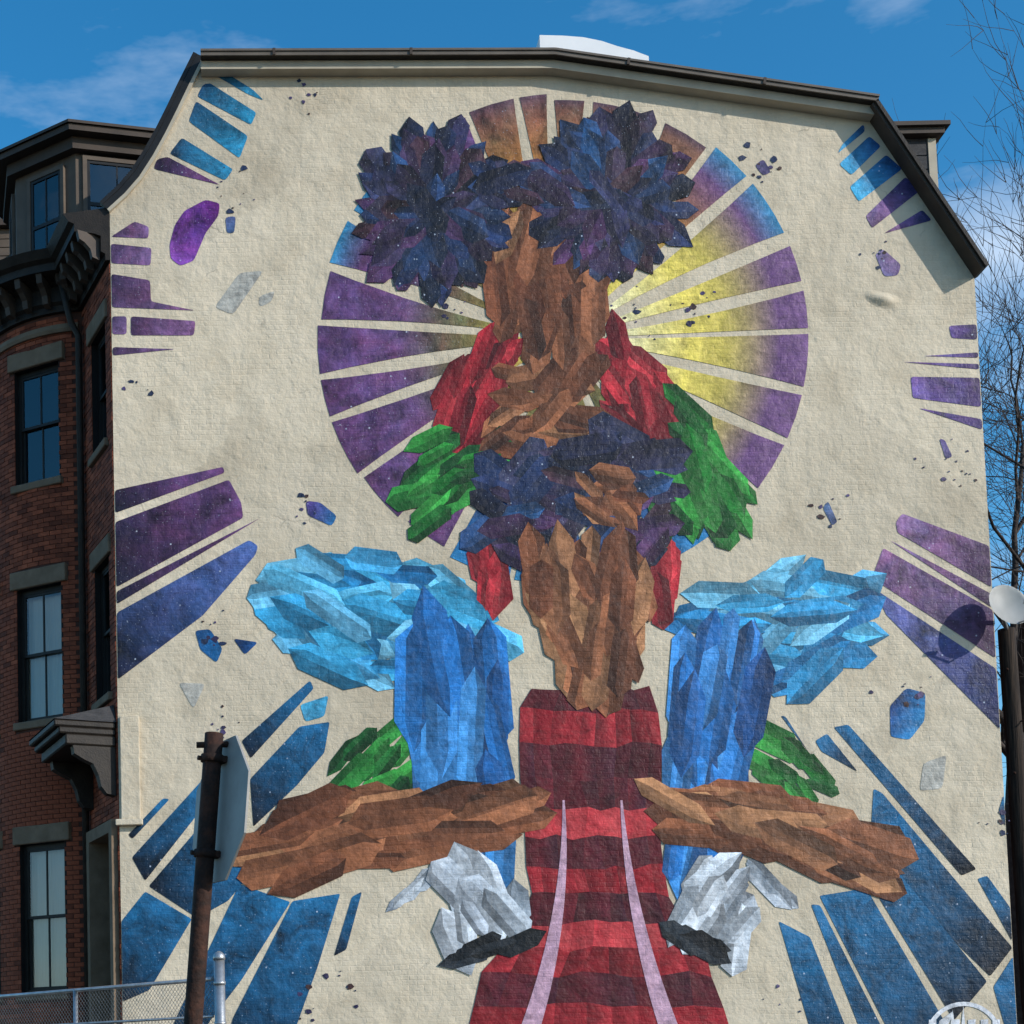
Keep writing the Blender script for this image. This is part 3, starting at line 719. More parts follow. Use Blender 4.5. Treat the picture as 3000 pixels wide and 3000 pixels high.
for p in ([(398, 138), (432, 141), (478, 170), (498, 190), (468, 178)], [(383, 160), (396, 157), (484, 213), (474, 236), (372, 182)], [(370, 191), (468, 257), (452, 299), (356, 229)], [(343, 260), (440, 320), (425, 341), (320, 290)]):
    ray(p, TEAL, lin((22, 58, 88)))
ray([(296, 301), (316, 296), (415, 349), (290, 319)], PURP, PURP_D)
for p in ([(230, 447), (254, 418), (281, 428), (280, 450)], [(222, 460), (286, 468), (284, 501), (224, 497)], [(223, 517), (283, 529), (285, 569), (368, 586), (225, 580)], [(225, 597), (239, 597), (239, 631), (226, 631)], [(247, 597), (369, 606), (366, 633), (247, 633)], [(226, 655), (331, 659), (226, 671)]):
    ray(p, LILAC, PURP_D)
for p in ([(231, 925), (421, 881), (424, 892), (231, 968)], [(231, 985), (432, 905), (455, 948), (459, 977), (232, 1108)], [(232, 1116), (492, 977), (232, 1140)]):
    ray(p, PURP, NAVY)
ray([(232, 1156), (470, 1019), (487, 1030), (482, 1047), (382, 1162), (232, 1282)], lin((74, 100, 160)), NAVY)
for p in ([(1590, 272), (1629, 234), (1632, 248), (1580, 290)], [(1583, 310), (1640, 257), (1662, 276), (1606, 331)], [(1603, 353), (1672, 292), (1702, 319), (1620, 381)]):
    ray(p, lin((64, 164, 205)), lin((20, 70, 134)))
for p in ([(1633, 408), (1708, 334), (1737, 359), (1645, 431)], [(1667, 441), (1740, 396), (1758, 416)]):
    ray(p, LILAC, lin((60, 60, 120)))
for p in ([(1790, 615), (1834, 612), (1836, 641), (1795, 638)], [(1742, 672), (1836, 665), (1838, 675)], [(1702, 683), (1839, 687), (1840, 697)], [(1718, 711), (1837, 713), (1842, 768), (1722, 751)], [(1732, 770), (1845, 791), (1849, 811)]):
    ray(p, lin((112, 84, 150)), lin((58, 44, 84)))
for p in ([(1690, 985), (1702, 969), (1866, 1030), (1872, 1108), (1693, 1005)], [(1678, 1019), (1872, 1121), (1875, 1147)], [(1666, 1034), (1876, 1151), (1884, 1242), (1645, 1091)]):
    ray(p, LILAC, PURP_D)
ray([(1648, 1110), (1886, 1262), (1894, 1376), (1672, 1160)], lin((92, 100, 160)), lin((28, 36, 72)))
LOWL = ([(585, 1284), (592, 1299), (473, 1431), (456, 1398)], [(565, 1371), (622, 1362), (612, 1420), (560, 1482), (478, 1560), (472, 1470)], [(308, 1506), (320, 1508), (250, 1583), (242, 1575)], [(388, 1465), (392, 1512), (274, 1662), (249, 1618)],
        [(398, 1535), (470, 1580), (480, 1640), (430, 1700), (372, 1732), (281, 1672)], [(228, 1738), (274, 1682), (362, 1734), (282, 1868), (228, 1890)], [(452, 1668), (548, 1702), (455, 1850), (392, 1932), (335, 2010), (300, 1990)],
        [(552, 1700), (642, 1686), (600, 1822), (556, 1945), (500, 2050), (402, 2050), (440, 1920)], [(664, 1692), (683, 1682), (653, 1792), (630, 1804)])
for p in LOWL: ray(p, lin((28, 104, 150)), lin((5, 10, 26)), r=4)
LOWR = ([(1473, 1350), (1482, 1352), (1527, 1422)], [(1538, 1398), (1560, 1384), (1618, 1456), (1550, 1418)], [(1573, 1372), (1600, 1367), (1842, 1640), (1814, 1652)], [(1648, 1488), (1664, 1496), (1918, 1788), (1868, 1842), (1640, 1620)],
        [(1546, 1690), (1634, 1676), (1775, 1915), (1850, 2050), (1730, 2050)], [(1645, 1672), (1690, 1640), (1862, 1852), (1800, 1925)], [(1530, 1706), (1547, 1708), (1720, 2050), (1665, 2050)], [(1469, 1738), (1528, 1768), (1640, 2050), (1560, 2050)],
        [(1844, 1658), (1862, 1652), (1922, 1712), (1924, 1775)], [(1874, 1862), (1926, 1805), (1938, 1900), (1940, 2030)], [(1904, 1500), (1904, 1560), (1884, 1530)])
for p in LOWR: ray(p, lin((28, 108, 154)), lin((5, 10, 22)), r=4)
# loose crystals and specks
for pts, c0, c1 in (([(320, 462), (330, 425), (348, 398), (388, 377), (415, 384), (412, 408), (388, 440), (366, 492), (340, 502), (322, 488)], lin((128, 70, 160)), lin((96, 34, 118))),
                    ([(577, 945), (604, 948), (636, 974), (626, 993), (580, 972)], lin((92, 62, 140)), lin((24, 100, 150))),
                    ([(368, 1190), (396, 1187), (420, 1224), (409, 1251), (378, 1226)], lin((20, 70, 120)), lin((20, 96, 150))),
                    ([(440, 1205), (487, 1212), (462, 1236)], lin((20, 50, 96)), lin((22, 80, 140))),
                    ([(1679, 1332), (1710, 1298), (1746, 1308), (1744, 1360), (1716, 1396), (1680, 1390)], lin((24, 60, 120)), lin((42, 130, 184))),
                    ([(1651, 480), (1666, 470), (1700, 500), (1694, 520), (1668, 522)], lin((150, 128, 172)), lin((92, 76, 120))),
                    ([(1552, 958), (1562, 945), (1580, 985), (1570, 992)], lin((90, 110, 150)), lin((60, 70, 110))),
                    ([(425, 410), (445, 408), (442, 440), (428, 440)], lin((70, 80, 120)), lin((60, 90, 130))),
                    ([(1424, 312), (1440, 300), (1455, 325), (1440, 332)], lin((110, 100, 150)), lin((80, 76, 120))),
                    ([(1772, 828), (1782, 830), (1797, 862), (1784, 866)], lin((92, 80, 130)), lin((60, 52, 90))),
                    ([(566, 1330), (620, 1312), (612, 1352), (576, 1362)], lin((70, 160, 196)), lin((60, 150, 190)))):
    pp = rounded(pts, 6); painted('painted_crystal', [(pp, grad(pp, pts[0], pts[len(pts)//2], c0, c1))], MAT['galaxy'], -0.006)
for pts in ([(405, 580), (452, 515), (497, 511), (440, 594)], [(337, 1288), (388, 1290), (365, 1338)], [(1742, 1440), (1786, 1424), (1778, 1488), (1735, 1492)], [(488, 560), (520, 548), (512, 570), (490, 580)]):
    pp = rounded(pts, 8); painted('painted_grey_shard', [(pp, lin((166, 164, 156)))], MAT['paint'], -0.005)
polys = []
def speck(cx_, cy_, sp, n, cols):
    for _ in range(n):
        x, y = cx_+rng.gauss(0, sp), cy_+rng.gauss(0, sp); r = rng.choice((1.6, 2, 2.4, 3, 4.5, 7)); an = rng.uniform(0, 6); k = rng.randint(5, 7); c = rng.choice(cols)
        polys.append(([(x+r*rng.uniform(.6, 1.4)*cos(an+2*pi*i/k), y+r*rng.uniform(.5, 1.1)*sin(an+2*pi*i/k)) for i in range(k)], c))
SPC = [lin((44, 40, 70)), lin((70, 60, 100)), lin((30, 44, 74)), lin((60, 40, 40))]
for a in ((580, 175, 26, 9), (440, 370, 22, 12), (265, 720, 14, 6), (1440, 300, 24, 12), (1800, 880, 24, 14), (1565, 970, 18, 7), (1660, 480, 16, 9), (580, 960, 18, 8), (400, 1190, 24, 10), (415, 1370, 16, 10), (1720, 1290, 26, 10), (1880, 1560, 18, 8), (640, 1850, 20, 7), (1480, 1890, 16, 5), (1210, 600, 40, 12), (860, 590, 26, 9), (590, 1900, 16, 6), (1310, 590, 30, 10)): speck(*a, SPC)
painted('paint_specks', polys, MAT['paint'], -0.0085, 0.00001)['kind'] = 'stuff'

# sunburst disc: ring sectors round a golden middle
C0 = (1062, 640); RO = 463
gaps = [2, 12, 24, 41, 52, 66, 84, 93, 101, 113, 134, 150, 163, 176, 189, 199, 214, 228, 242, 258, 276, 292, 308, 322, 335, 348]
def pol(a, r): return (C0[0]+r*cos(radians(a)), C0[1]-r*sin(radians(a)))
GOLD = lin((226, 206, 96)); OLIVE = lin((120, 108, 60)); AMBER = lin((158, 106, 52)); VIO = lin((102, 70, 114)); PLUM = lin((84, 62, 78))
for g0, g1 in zip(gaps, gaps[1:] + [gaps[0]+360]):
    gap = rng.choice((1.2, 1.6, 2.4, 3.4)); a0, a1 = g0+gap/2, g1-gap/2; tw0, tw1 = rng.uniform(0, 5.5), rng.uniform(-5.5, 0)
    mid = ((g0+g1)/2) % 360
    up = 58 < mid < 118
    inner = 80 if not up else 150; cells = []
    rs = [inner, inner+90, inner+160, inner+(230 if not up else 200), RO-55 if not up else RO-30, RO]
    if up: cs = [GOLD, mixl(GOLD, AMBER, .6), AMBER, AMBER, mixl(AMBER, PLUM, .6), PLUM]
    elif mid < 40 or mid > 300: cs = [(0.82, 0.78, 0.52), mixl(GOLD, (0.8, 0.76, 0.45), .4), GOLD, mixl(GOLD, OLIVE, .45), VIO, mixl(VIO, LILAC, .4)]
    elif 40 <= mid <= 58: cs = [GOLD, GOLD, mixl(GOLD, AMBER, .6), AMBER, VIO, PURP]
    elif 240 < mid <= 300: cs = [OLIVE, OLIVE, PLUM, lin((36, 60, 110)), lin((30, 96, 150)), lin((40, 120, 170))]
    else: cs = [mixl(GOLD, OLIVE, .3), OLIVE, mixl(OLIVE, PLUM, .6), VIO, PURP, mixl(PURP, PURP_D, .4)]
    if mid in (46.5, 32.5, 156.5, 142.0, 267.0): cs[-1] = lin((46, 130, 172))
    n = max(2, int((a1-a0)/4))
    ro = RO - rng.choice((0, 0, 0, 6, 12))
    rs[-1] = ro
    for ri in range(5):
        for k in range(n):
            b0, b1 = a0+(a1-a0)*k/n, a0+(a1-a0)*(k+1)/n
            tp = lambda a_, r_: a_ + (0 if r_ > 240 else 0)
            def pk(kk, r_):
                q_ = max(0.0, (RO-r_)/(RO-inner)); lo_, hi_ = a0+min(tw0, (a1-a0)*.4)*q_, a1+max(tw1, -(a1-a0)*.4)*q_
                return pol(lo_+(hi_-lo_)*kk/n, r_)
            cells.append(([pk(k, rs[ri]), pk(k+1, rs[ri]), pk(k+1, rs[ri+1]), pk(k, rs[ri+1])], [cs[ri], cs[ri], cs[ri+1], cs[ri+1]]))
    painted('sunburst_segment', cells, MAT['paint'] if (mid < 60 or mid > 300) else MAT['galaxy'], -0.0065)

# faceted crystal masses
def clip(poly, a, b, c):
    r = []
    for i in range(len(poly)):
        p, q = poly[i], poly[(i+1) % len(poly)]
        dp, dq = a*p[0]+b*p[1]-c, a*q[0]+b*q[1]-c
        if dp <= 0: r.append(p)
        if (dp < 0 < dq) or (dq < 0 < dp):
            k = dp/(dp-dq); r.append((p[0]+(q[0]-p[0])*k, p[1]+(q[1]-p[1])*k))
    return r
def inside(p, poly):
    r = False
    for i in range(len(poly)):
        (x0, y0), (x1, y1) = poly[i], poly[i-1]
        if (y0 > p[1]) != (y1 > p[1]) and p[0] < (x1-x0)*(p[1]-y0)/(y1-y0)+x0: r = not r
    return r
def facets(outline, n, pal, ang=0.0, stretch=1.0, contrast=0.35, seed=0, light=(-0.5, -0.8)):
    R_ = random.Random(seed); ca, sa = cos(radians(ang)), sin(radians(ang))
    fwd = lambda p: ((p[0]*ca+p[1]*sa)/stretch, -p[0]*sa+p[1]*ca)
    inv = lambda q: (q[0]*stretch*ca-q[1]*sa, q[0]*stretch*sa+q[1]*ca)
    xs = [p[0] for p in outline]; ys_ = [p[1] for p in outline]; sd = []
    while len(sd) < n:
        best = None
        for _ in range(6):
            p = (R_.uniform(min(xs), max(xs)), R_.uniform(min(ys_), max(ys_)))
            if not inside(p, outline): continue
            q = fwd(p); d = min([(q[0]-s_[0])**2+(q[1]-s_[1])**2 for s_ in sd] + [1e9])
            if best is None or d > best[0]: best = (d, q)
        if best: sd.append(best[1])
    base = [fwd(p) for p in outline]; res = []
    x0, x1, y0, y1 = min(xs), max(xs), min(ys_), max(ys_)
    for i, s_ in enumerate(sd):
        poly = base
        for j, o_ in enumerate(sd):
            if i == j: continue
            a, b = o_[0]-s_[0], o_[1]-s_[1]; c = (o_[0]**2+o_[1]**2-s_[0]**2-s_[1]**2)/2
            poly = clip(poly, a, b, c)
            if len(poly) < 3: break
        if len(poly) < 3 or abs(area(poly)) < 2: continue
        pts = [inv(q) for q in poly]
        cxx = sum(p[0] for p in pts)/len(pts); cyy = sum(p[1] for p in pts)/len(pts)
        k = R_.random(); idx = min(len(pal)-2, int(k*(len(pal)-1))); col = mixl(pal[idx], pal[idx+1], k*(len(pal)-1)-idx)
        tilt = R_.uniform(-1, 1)*contrast; an = R_.uniform(0, 2*pi); gx, gy = cos(an), sin(an)
        rad = max(8, max(sqrt((p[0]-cxx)**2+(p[1]-cyy)**2) for p in pts))
        cols = []
        for p in pts:
            e = 1+tilt+0.35*contrast*2*((p[0]-cxx)*gx+(p[1]-cyy)*gy)/rad
            cols.append(tuple(max(0.003, c_*e) for c_ in col))
        res.append((pts, cols))
    return res
def jag(outline, amp, step, seed):
    R_ = random.Random(seed); r = []
    for i in range(len(outline)):
        a, b = Vector(outline[i]), Vector(outline[(i+1) % len(outline)]); L_ = (b-a).length; n = max(1, int(L_/step)); d = (b-a).normalized(); nn = Vector((d.y, -d.x))
        for k in range(n):
            p = a+(b-a)*k/n; r.append(tuple(p + nn*R_.uniform(-amp, amp) + d*R_.uniform(-step*.3, step*.3)))
    return r
def blob(cx_, cy_, rx, ry, n=14, seed=0, amp=0.06):
    R_ = random.Random(seed)
    return [(cx_+rx*(1+R_.uniform(-amp, amp))*cos(2*pi*i/n), cy_+ry*(1+R_.uniform(-amp, amp))*sin(2*pi*i/n)) for i in range(n)]
def mass_(name, outline, n, pal, mat, lay, **kw):
    return painted(name, facets(outline, n, pal, **kw), MAT[mat], -0.006-0.003*lay)
SK = [lin((70, 40, 26)), lin((112, 66, 42)), lin((140, 88, 58)), lin((98, 54, 34)), lin((168, 120, 82))]
RED = [lin((92, 18, 26)), lin((140, 26, 36)), lin((168, 44, 52)), lin((116, 20, 30))]
RED_L = [lin((176, 46, 54)), lin((190, 66, 70)), lin((160, 40, 48))]
MAR = [lin((70, 22, 30)), lin((96, 24, 34)), lin((60, 26, 40))]
GRN = [lin((12, 58, 26)), lin((24, 100, 36)), lin((50, 140, 56)), lin((18, 76, 34))]
NVY = [lin((22, 24, 40)), lin((30, 48, 84)), lin((52, 38, 62)), lin((28, 70, 112)), lin((66, 40, 46)), lin((26, 34, 58)), lin((80, 50, 88)), lin((22, 26, 40)), lin((36, 62, 100))]
CYN = [lin((24, 112, 164)), lin((60, 160, 200)), lin((110, 176, 204)), lin((38, 134, 182)), lin((16, 92, 146))]
JEAN = [lin((18, 66, 120)), lin((30, 104, 170)), lin((60, 130, 190)), lin((22, 84, 146))]
GRY = [lin((120, 130, 140)), lin((172, 180, 188)), lin((196, 202, 208)), lin((140, 150, 162))]
BLK = [lin((22, 26, 32)), lin((38, 44, 50)), lin((16, 18, 22))]

def crystal(cx_, cy_, L_, Wd, ang, pal, R_, y):
    """one long cut crystal: three or four bright and dark strips meeting at its tips"""
    ca, sa = cos(radians(ang)), sin(radians(ang)); P_ = lambda u, v: (cx_+u*ca-v*sa, cy_+u*sa+v*ca)
    t0_, t1_ = L_*R_.uniform(0.10, 0.28), L_*R_.uniform(0.10, 0.28)
    cuts = [-Wd/2, -Wd*R_.uniform(0.05, 0.25), Wd*R_.uniform(0.02, 0.25), Wd/2]
    k = R_.random()*(len(pal)-1); i = min(len(pal)-2, int(k)); col = mixl(pal[i], pal[i+1], k-i)
    sh = [R_.uniform(1.15, 1.6), R_.uniform(0.85, 1.15), R_.uniform(0.45, 0.75)]
    if R_.random() < 0.5: sh.reverse()
    res = []
    for (v0, v1, e) in zip(cuts, cuts[1:], sh):
        pts = [P_(-L_/2, 0), P_(-L_/2+t0_, v0), P_(L_/2-t1_, v0), P_(L_/2, 0), P_(L_/2-t1_, v1), P_(-L_/2+t0_, v1)]
        g0, g1 = R_.uniform(0.6, 1.0), R_.uniform(1.0, 1.35)
        if R_.random() < 0.5: g0, g1 = g1, g0
        gs = [g0, g0, g1, g1, g1, g0]
        res.append((pts, [tuple(c_*e*g for c_ in col) for g in gs], y))
    return res
def cluster(name, outline, n, size, pal, mat, lay, ang=None, jit=18, seed=0, aspect=3.2):
    """a spray of crystals filling a patch of wall; without an angle they fan out from its middle"""
    R_ = random.Random(seed); xs = [p[0] for p in outline]; ys_ = [p[1] for p in outline]
    mx_, my_ = (min(xs)+max(xs))/2, (min(ys_)+max(ys_))/2; sd = []
    while len(sd) < n:
        best = None
        for _ in range(10):
            p = (R_.uniform(min(xs), max(xs)), R_.uniform(min(ys_), max(ys_)))
            if not inside(p, outline): continue
            d = min([(p[0]-q[0])**2+(p[1]-q[1])**2 for q in sd] + [1e9])
            if best is None or d > best[0]: best = (d, p)
        if best: sd.append(best[1])
    if ang is None: sd.sort(key=lambda p: -((p[0]-mx_)**2+(p[1]-my_)**2))
    else: R_.shuffle(sd)
    bm = NB(); layc = bm.loops.layers.float_color.new('paint')
    for i, p in enumerate(sd):
        a_ = (math.degrees(math.atan2(p[1]-my_, p[0]-mx_)) if ang is None else ang) + R_.uniform(-jit, jit)
        L_ = size*R_.uniform(0.75, 1.35)
        for pts, cols, y in crystal(p[0], p[1], L_, L_/aspect*R_.uniform(0.8, 1.3), a_, pal, R_, -0.0075-0.0024*lay-0.00003*i):
            vs = [bm.verts.new((W(*q)[0], y, W(*q)[1])) for q in pts]
            f_ = bm.faces.new(vs); f_.normal_update()
            per = {v: c for v, c in zip(vs, cols)}
            if f_.normal.y > 0: f_.normal_flip()
            for l in f_.loops: l[layc] = (*per[l.vert], 1.0)
    return obj(name, bm, MAT[mat], MUR)
cluster('painted_green_crystals', [(640, 1420), (752, 1362), (790, 1480), (690, 1510)], 12, 90, GRN, 'paint', 1, -35, seed=21)
cluster('painted_green_crystals', [(1450, 1370), (1560, 1468), (1546, 1518), (1435, 1480)], 12, 90, GRN, 'paint', 1, 40, seed=22)
cluster('painted_cyan_crystals', [(535, 1090), (600, 1060), (700, 1050), (790, 1075), (870, 1110), (930, 1200), (830, 1190), (735, 1280), (660, 1275), (590, 1255), (530, 1210), (510, 1160)], 46, 130, CYN, 'paint', 1, 18, 32, seed=31)
cluster('painted_cyan_crystals', [(1290, 1180), (1320, 1130), (1400, 1100), (1520, 1082), (1605, 1110), (1632, 1185), (1580, 1260), (1500, 1292), (1460, 1280), (1430, 1200), (1340, 1190)], 42, 130, CYN, 'paint', 1, -18, 32, seed=32)
cluster('painted_blue_crystals', [(775, 1300), (830, 1220), (930, 1260), (950, 1440), (955, 1600), (880, 1600), (810, 1490)], 30, 190, JEAN, 'paint', 2, 84, 9, seed=41, aspect=4.2)
cluster('painted_blue_crystals', [(1275, 1310), (1300, 1250), (1360, 1215), (1420, 1255), (1428, 1420), (1390, 1580), (1320, 1610), (1272, 1600)], 30, 190, JEAN, 'paint', 2, 96, 9, seed=42, aspect=4.2)
# red strata, one band over the next
RS = random.Random(7); pol_ = []
rows_ = [(1296, 1000, 1225, MAR), (1340, 985, 1242, RED), (1405, 976, 1250, MAR), (1470, 978, 1250, MAR), (1526, 985, 1248, RED_L), (1578, 990, 1248, MAR), (1636, 994, 1250, RED), (1688, 1000, 1262, MAR), (1742, 978, 1290, RED_L), (1790, 945, 1325, RED), (1838, 908, 1345, MAR), (1898, 893, 1362, RED), (1960, 880, 1385, MAR), (2050, 868, 1400, MAR)]
xsn = 9
def row_pt(k, i):
    y_, l_, r_, _ = rows_[k]; t_ = i/xsn; rj = random.Random(k*31+i)
    return (l_+(r_-l_)*t_+(rj.uniform(-9, 9) if 0 < i < xsn else rj.uniform(-4, 4)), y_+rj.uniform(-7, 7))
for k in range(len(rows_)-1):
    pl_ = rows_[k][3]
    for i in range(xsn):
        q = [row_pt(k, i), row_pt(k, i+1), row_pt(k+1, i+1), row_pt(k+1, i)]
        c = mixl(pl_[0], pl_[1], RS.random()); c2 = mixl(pl_[1], pl_[2], RS.random()); e = RS.uniform(0.75, 1.2)
        for tri in ((0, 1, 2), (0, 2, 3)):
            e2 = e*RS.uniform(0.85, 1.15); pol_.append(([q[j] for j in tri], [tuple(v*e2 for v in (c, c2, c2, c)[j]) for j in tri]))
painted('painted_red_strata', pol_, MAT['paint'], -0.0115)
cluster('painted_brown_crystals', [(470, 1610), (560, 1530), (650, 1500), (800, 1510), (980, 1500), (985, 1575), (880, 1595), (760, 1605), (600, 1665), (480, 1650)], 44, 150, SK, 'paint', 4, -14, 14, seed=61, aspect=3.6)
cluster('painted_brown_crystals', [(1260, 1505), (1360, 1490), (1450, 1515), (1560, 1545), (1640, 1560), (1680, 1620), (1640, 1665), (1540, 1635), (1430, 1590), (1300, 1585)], 38, 150, SK, 'paint', 4, 16, 14, seed=62, aspect=3.6)
cluster('painted_grey_crystals', [(850, 1660), (900, 1640), (960, 1670), (990, 1740), (900, 1750), (862, 1790)], 14, 105, GRY, 'paint', 5, 62, 22, seed=71, aspect=2.4)
cluster('painted_grey_crystals', [(1275, 1735), (1310, 1655), (1360, 1640), (1400, 1670), (1405, 1780), (1340, 1755)], 14, 105, GRY, 'paint', 5, 118, 22, seed=73, aspect=2.4)
cluster('painted_black_crystals', [(860, 1815), (905, 1780), (990, 1775), (930, 1805)], 5, 90, BLK, 'paint', 6, -25, 10, seed=72)
cluster('painted_black_crystals', [(1275, 1765), (1320, 1770), (1370, 1800), (1320, 1790)], 5, 90, BLK, 'paint', 6, 25, 10, seed=74)
cluster('painted_grey_crystals', [(750, 1700), (800, 1650), (835, 1640), (770, 1710)], 4, 95, GRY, 'paint', 1, -48, 8, seed=75, aspect=4)
cluster('painted_grey_crystals', [(1420, 1650), (1440, 1650), (1490, 1700), (1440, 1680)], 4, 95, GRY, 'paint', 1, 46, 8, seed=76, aspect=4)
# upper sprays
cluster('painted_red_crystals', [(840, 720), (865, 700), (935, 640), (965, 680), (940, 740), (910, 820), (880, 850), (850, 840)], 24, 105, RED, 'paint', 2, -62, 22, seed=81)
cluster('painted_red_crystals', [(1140, 700), (1165, 630), (1195, 670), (1265, 725), (1270, 800), (1268, 880), (1190, 830), (1145, 780)], 26, 110, RED, 'paint', 2, 60, 22, seed=82)
cluster('painted_red_crystals', [(895, 1010), (940, 1030), (945, 1110), (930, 1140), (895, 1140)], 10, 85, RED, 'paint', 2, 88, 12, seed=83)
cluster('painted_red_crystals', [(1240, 1010), (1268, 1010), (1270, 1110), (1262, 1160), (1246, 1150)], 8, 85, RED, 'paint', 2, 90, 10, seed=84)
cluster('painted_green_crystals', [(815, 800), (845, 870), (925, 845), (935, 885), (870, 945), (810, 1000), (785, 975), (780, 935)], 24, 95, GRN, 'paint', 3, -32, 20, seed=91)
cluster('painted_green_crystals', [(1295, 760), (1325, 800), (1395, 910), (1400, 965), (1360, 985), (1245, 985), (1240, 940), (1300, 920)], 28, 105, GRN, 'paint', 3, 58, 24, seed=92)
cluster('painted_brown_crystals', [(960, 700), (1060, 700), (1120, 700), (1115, 760), (1105, 830), (1050, 850), (960, 860), (940, 800)], 26, 95, SK, 'paint', 3, -20, 40, seed=93)
cluster('painted_night_crystals', [(930, 920), (960, 880), (1060, 865), (1130, 820), (1200, 825), (1265, 870), (1255, 930), (1225, 1050), (1150, 1040), (1060, 1040), (960, 1060), (915, 1000)], 54, 105, NVY, 'galaxy', 4, -8, 45, seed=94)
cluster('painted_brown_crystals', [(1090, 920), (1150, 890), (1200, 930), (1195, 975), (1150, 985), (1090, 970)], 12, 75, SK, 'paint', 5, 20, 35, seed=95)
cluster('painted_brown_crystals', [(985, 1060), (1080, 1045), (1190, 1055), (1215, 1110), (1200, 1200), (1175, 1275), (1132, 1310), (1070, 1275), (1015, 1180)], 46, 125, SK, 'paint', 5, 82, 22, seed=96)
cluster('painted_brown_crystals', [(935, 440), (975, 410), (1080, 395), (1130, 460), (1135, 580), (1105, 640), (1065, 665), (1010, 645), (960, 600), (925, 530)], 46, 125, SK, 'paint', 3, 98, 22, seed=97)
cluster('painted_night_crystals', blob(815, 402, 108, 132, 16, 3), 70, 105, NVY, 'galaxy', 4, None, 16, seed=98)
cluster('painted_night_crystals', blob(1156, 372, 120, 128, 16, 4), 70, 105, NVY, 'galaxy', 4, None, 16, seed=99)
cluster('painted_night_crystals', [(900, 330), (960, 325), (1040, 330), (1080, 370), (1010, 385), (930, 385)], 14, 90, NVY, 'galaxy', 5, 10, 30, seed=100)
# pale ribbons running down the red bands
for sx, x0, xm, x1 in ((-1, 1063, 1072, 1000), (1, 1172, 1186, 1262)):
    L_, R_ = [], []
    for k in range(15):
        t_ = k/14; y_ = 1500+430*t_+10; x_ = (1-t_)**2*x0+2*t_*(1-t_)*xm+t_*t_*x1; wd_ = 2+17*t_
        L_.append((x_-wd_, y_)); R_.append((x_+wd_, y_))
    painted('painted_ribbon', [([L_[k], R_[k], R_[k+1], L_[k+1]], lin((186, 150, 170))) for k in range(14)], MAT['paint'], -0.0165)
# white half-round emblem low on the wall
emb = []
CE = (1818, 1962)
for k in range(18):
    a0, a1 = radians(10+160*k/18), radians(10+160*(k+1)/18)
    emb.append(([(CE[0]+r_*cos(a_)*1.02, CE[1]-r_*sin(a_)) for a_, r_ in ((a0, 64), (a1, 64), (a1, 72), (a0, 72))], lin((205, 208, 214))))
emb += [([(1790, 1950), (1797, 1905), (1803, 1950)], lin((200, 202, 205))), ([(1812, 1950), (1817, 1897), (1822, 1950)], lin((200, 202, 205))), ([(1766, 1950), (1772, 1926), (1797, 1908), (1797, 1916), (1780, 1950)], lin((200, 202, 205)))]
for x in (1752, 1774, 1796, 1826, 1850, 1872): emb.append(([(x, 1924), (x+14, 1923), (x+14, 1952), (x, 1952)], lin((205, 208, 214))))
painted('painted_emblem', emb, MAT['paint'], -0.009, 0.00003)

# ------------------------------------------------------------------ next house in the row
NH = empty('neighbouring_rowhouse', tuple(path(SEND)[0])); tag(NH, 'next brick rowhouse with brown roof beyond the bow front', 'house')
e = path(SEND)[0]; ZN = z_at(412, e.x, e.y)
fr = (e - NH.location, D_, NF)
bm = NB(); box(bm, 0.01, 8, -8, 0, 0, ZC+0.4, fr); fixn(bm); obj('front_wall', bm, MAT['brick'], NH)
bm = NB(); box(bm, 0.0, 8, -8, 0.4, ZC+0.403, ZC+0.75, fr); bevel(bm, 0.05, 2); fixn(bm); obj('cornice', bm, MAT['trim_dark'], NH)
bm = NB(); q = [fr[0]+fr[1]*x+fr[2]*y+Vector((0, 0, z_)) for x, y, z_ in ((0.2, 0.2, ZC+0.753), (8, 0.2, ZC+0.753), (8, -0.1, ZN), (0.2, -0.1, ZN), (0.2, -8, ZC+0.753), (0.2, -8, ZN))]
quad(bm, q[0], q[1], q[2], q[3]); quad(bm, q[0], q[3], q[5], q[4]); obj('roof', bm, MAT['trim_taupe'], NH)

yd = 6.4; A_, B_ = on_y(-60, 470, yd), on_y(70, 470, yd); zt_ = on_y(15, 432, yd).z; L0 = NH.location
bm = NB(); box(bm, A_.x-L0.x, B_.x-L0.x, yd-L0.y, yd-L0.y+1.6, ZC+0.5, zt_); fixn(bm); nd = obj('dormer', bm, MAT['trim_taupe'], NH)
bm = NB(); box(bm, A_.x-L0.x-0.12, B_.x-L0.x+0.12, yd-L0.y-0.15, yd-L0.y+1.7, zt_+0.003, zt_+0.14); fixn(bm); obj('eave', bm, MAT['trim_dark'], nd)
for k in range(5):
    zc_ = zt_-0.05-0.17*k
    bm = NB(); box(bm, A_.x-L0.x+0.02, B_.x-L0.x-0.02, yd-L0.y-0.018, yd-L0.y-0.002, zc_-0.15, zc_); fixn(bm); obj('clapboard', bm, MAT['trim_taupe'], nd)

